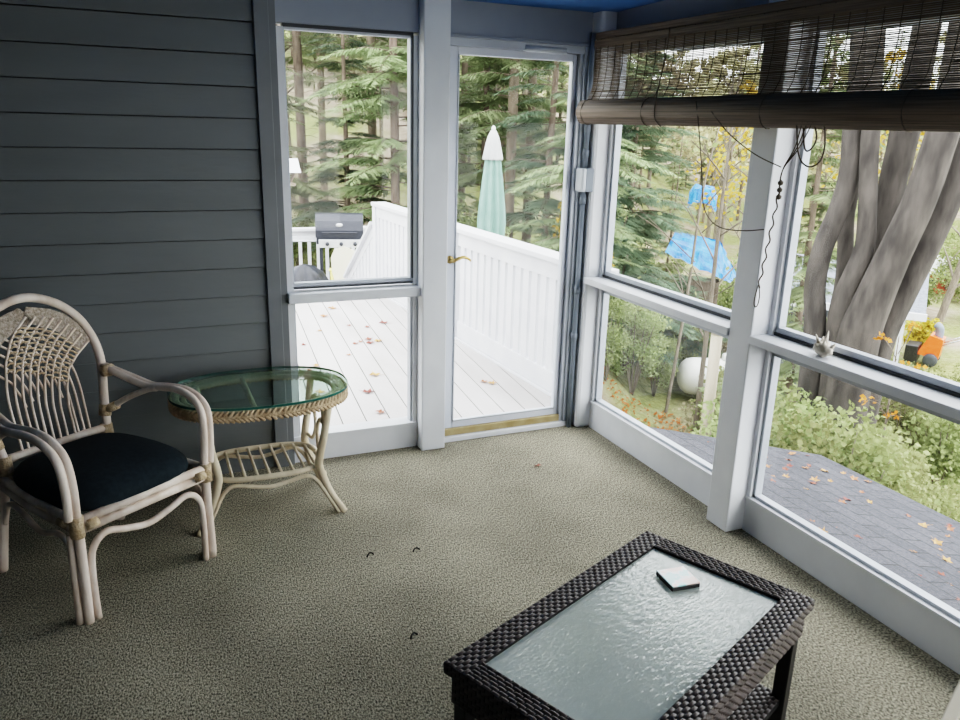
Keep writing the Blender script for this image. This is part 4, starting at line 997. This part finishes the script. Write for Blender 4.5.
# tarps
def tarp(name, label, loc, rz, L, W, H, drop, seed):
    mb = MB(); nx, ny = 18, 14; vs = []
    for j in range(ny+1):
        for i in range(nx+1):
            u = i/nx*2-1; v = j/ny*2-1; z = H*(1-.35*abs(v)**1.5) - drop*smooth(.62,1,abs(u)) - drop*smooth(.6,1,abs(v))
            z += .06*mnoise.noise(Vector((u*3+seed,v*3,0)))
            vs.append((u*L/2+.05*mnoise.noise(Vector((u*4,v*4,seed))), v*W/2+.05*mnoise.noise(Vector((u*4,v*4,seed+9))), max(.05,z)-.12*u*H/2))
    mb.add(vs, [(j*(nx+1)+i, j*(nx+1)+i+1, (j+1)*(nx+1)+i+1, (j+1)*(nx+1)+i) for j in range(ny) for i in range(nx)])
    return tag(mb.build(name, M['tarp'], None, loc, rz), label, 'tarp')
def panel(mb, a, b, c, d, n, m, sd):
    a, b, c, d = map(Vector, (a,b,c,d)); vs = []; nn = (b-a).cross(d-a).normalized()
    for j in range(m+1):
        for i in range(n+1):
            u, v = i/n, j/m; p = (a*(1-u)+b*u)*(1-v)+(d*(1-u)+c*u)*v
            vs.append(p + nn*.05*mnoise.noise(Vector((u*5+sd,v*5,sd))) + Vector((0,0,.04*mnoise.noise(Vector((u*7,v*3,sd+4))))))
    mb.add(vs, [(j*(n+1)+i, j*(n+1)+i+1, (j+1)*(n+1)+i+1, (j+1)*(n+1)+i) for j in range(m) for i in range(n)])
tp = MB(); O_ = Vector((9.6,10.9,-1.9)); TL, TR, BL_, BR_, RR = [Vector(q)-O_ for q in ((9.26,11.39,-.61),(10.05,10.76,-.78),(8.69,10.95,-1.02),(9.59,10.23,-1.48),(10.62,10.72,-1.58))]  # tarp corners are image pixels pushed along the line of sight to assumed distances
panel(tp, TL, TR, BR_, BL_, 16, 10, 1); panel(tp, TR, RR, RR+Vector((-.5,-.4,-.1)), BR_, 8, 8, 3)
panel(tp, TL, TR, RR, TL+Vector((.7,.6,-.5)), 12, 8, 5)
tag(tp.build('tarpaulin', M['tarp'], None, O_), 'large bright blue tarp draped over an added support outside the right window', 'tarp')
tarp('tarpaulin', 'far small blue tarp above and behind the large blue tarp', (14.1,16.5,-.75), R(-40), .85, .8, .75, .25, 5)
wp_ = MB()  # boxes added to hold up the large blue tarp
for a_, b_ in (((-.45,-.25),(.45,-.05)),((-.45,.0),(.45,.2))): wp_.box((a_[0],a_[1],0),(b_[0],b_[1],2.3),.05)
tag(wp_.build('tarp_support', M['bark2'], None, (9.65,10.85,-3.95), R(-40)), 'dark boxes added as support under the large blue tarp', 'support')
dr = MB(); 

# shed
sd = thing('garden_shed', 'small white shed with grey roof behind the big grey tree', 'shed', (10.84,8.51,-3.75), R(-51))
MB().box((-.4,-1.3,0),(1.3,1.3,2.33)).build('wall', M['shedroof'], sd)
e0, e1, rd = 2.33, 2.25, 2.95
r_ = MB(); r_.add([(-.6,-1.9,e0),(2.0,-1.9,e0),(2.0,0,rd),(-.6,0,rd),(-.6,1.9,e0),(2.0,1.9,e0),(-.6,-1.9,e1),(2.0,-1.9,e1),(2.0,0,rd-.08),(-.6,0,rd-.08),(-.6,1.9,e1),(2.0,1.9,e1)],
   [(0,1,2,3),(3,2,5,4),(6,9,8,7),(9,10,11,8),(0,6,7,1),(4,5,11,10),(1,7,8,2),(2,8,11,5),(0,3,9,6),(3,4,10,9)]); r_.build('roof', M['shedroof'], sd)
MB().box((-.62,-1.94,e1-.04),(2.02,-1.88,e0+.01)).build('eave_board', M['rail'], sd)
for x in (1.35,1.62): MB().box((x,-1.82,-.3),(x+.08,-1.74,e1)).build('porch_post', M['rail'], sd)
MB().box((.3,-1.33,0),(1.0,-1.29,1.9)).build('door', M['shedroof'], sd)
# far house
x, y = 27.2, 17.2; hz = gz(x,y)-.1
fh = thing('far_house', 'distant low red house with white roof edge across the lawn', 'house', (x,y,hz), R(-52))
fh.scale = (.32,.5,.55)
MB().box((-3,-2,0),(3,2,1.6)).build('wall', M['redwall'], fh)
MB().add([(-3.3,-2.3,1.6),(3.3,-2.3,1.6),(3.3,0,2.7),(-3.3,0,2.7),(-3.3,2.3,1.6),(3.3,2.3,1.6)], [(0,1,2,3),(3,2,5,4),(0,3,4),(1,5,2),(0,4,5,1)]).build('roof', M['shedwall'], fh)
for xx in (-1.8,0,1.6): MB().box((xx-.4,-2.03,.6),(xx+.4,-1.98,1.3)).build('window', M['gasket'], fh)
# orange machine on the lawn
x, y = 16.1, 9.45; mz = gz(x,y)
om = thing('garden_machine', 'orange and black garden machine with grey chute parked on the lawn', 'garden machine', (x,y,mz), R(-60))
hb = MB(); hb.add([(-.28,-.25,.28),(.22,-.25,.22),(.26,-.25,.72),(-.05,-.25,.80),(-.28,.25,.28),(.22,.25,.22),(.26,.25,.72),(-.05,.25,.80)], [(0,1,2,3),(7,6,5,4),(0,4,5,1),(1,5,6,2),(2,6,7,3),(3,7,4,0)]); hb.build('housing', M['orangebody'], om)
MB().tube([(.12,0,.72),(.12,0,.86),(.10,-.02,.98),(.02,-.05,1.06)], [.10,.10,.10,.085], 12, 3).build('chute', M['conduit'], om)
for s in (1,-1):
    w_ = MB().lathe([(.05,-.06),(.15,-.06),(.17,-.03),(.17,.03),(.15,.06),(.05,.06)], 20); w_.v = [(v[0]+.05, v[2]+s*.28, v[1]+.17) for v in w_.v]; w_.build('wheel', M['gasket'], om)
    MB().tube([(.2,s*.18,.55),(.55,s*.22,.75),(.75,s*.22,.85)], .018, 6).build('handlebar', M['steel'], om)
MB().box((-.55,-.3,.04),(-.25,.3,.48),.02).build('auger_housing', M['blackmetal'], om)

# ================================================================= LIGHT, WORLD, CAMERA
w = bpy.data.worlds.new('World'); bpy.context.scene.world = w; w.use_nodes = True
N = w.node_tree.nodes; L = w.node_tree.links
bg = N['Background']; tc = N.new('ShaderNodeTexCoord'); sx_ = N.new('ShaderNodeSeparateXYZ'); rp = N.new('ShaderNodeValToRGB')
L.new(tc.outputs['Generated'], sx_.inputs[0]); L.new(sx_.outputs['Z'], rp.inputs['Fac'])
rp.color_ramp.elements[0].position = 0; rp.color_ramp.elements[0].color = (.90,.91,.92,1)
rp.color_ramp.elements[1].position = .9; rp.color_ramp.elements[1].color = (.95,.97,1.0,1)
L.new(rp.outputs['Color'], bg.inputs['Color']); bg.inputs['Strength'].default_value = 2.6
sl_ = bpy.data.lights.new('overcast_sun', 'SUN'); sl_.energy = .5; sl_.angle = R(50); sl_.color = (1,.97,.93)
so_ = bpy.data.objects.new('overcast_sun', sl_); C.objects.link(so_); so_.rotation_euler = (R(38), R(22), R(10))

cam = bpy.data.cameras.new('camera'); co2 = bpy.data.objects.new('camera', cam); C.objects.link(co2)
cam.sensor_width = 36; cam.lens = 788.36/960*36; cam.clip_start = .05; cam.clip_end = 500
yaw, pitch, roll = .4169, .2907, .0277
fw = Vector((math.sin(yaw)*math.cos(pitch), math.cos(yaw)*math.cos(pitch), -math.sin(pitch)))
rt = Vector((math.cos(yaw), -math.sin(yaw), 0)); up = rt.cross(fw)
r_v = rt*math.cos(roll)+up*math.sin(roll); u_v = -rt*math.sin(roll)+up*math.cos(roll)
mm = Matrix((r_v, u_v, -fw)).transposed().to_4x4(); mm.translation = Vector((-2.2965,-3.6841,1.65))
co2.matrix_world = mm
sc = bpy.context.scene; sc.camera = co2
sc.view_settings.view_transform = 'Filmic'; sc.view_settings.look = 'High Contrast'; sc.view_settings.exposure = 1.2
sc.cycles.use_denoising = True
sc.cycles.max_bounces = 10; sc.cycles.diffuse_bounces = 5; sc.cycles.transparent_max_bounces = 24; sc.cycles.caustics_reflective = False; sc.cycles.caustics_refractive = False
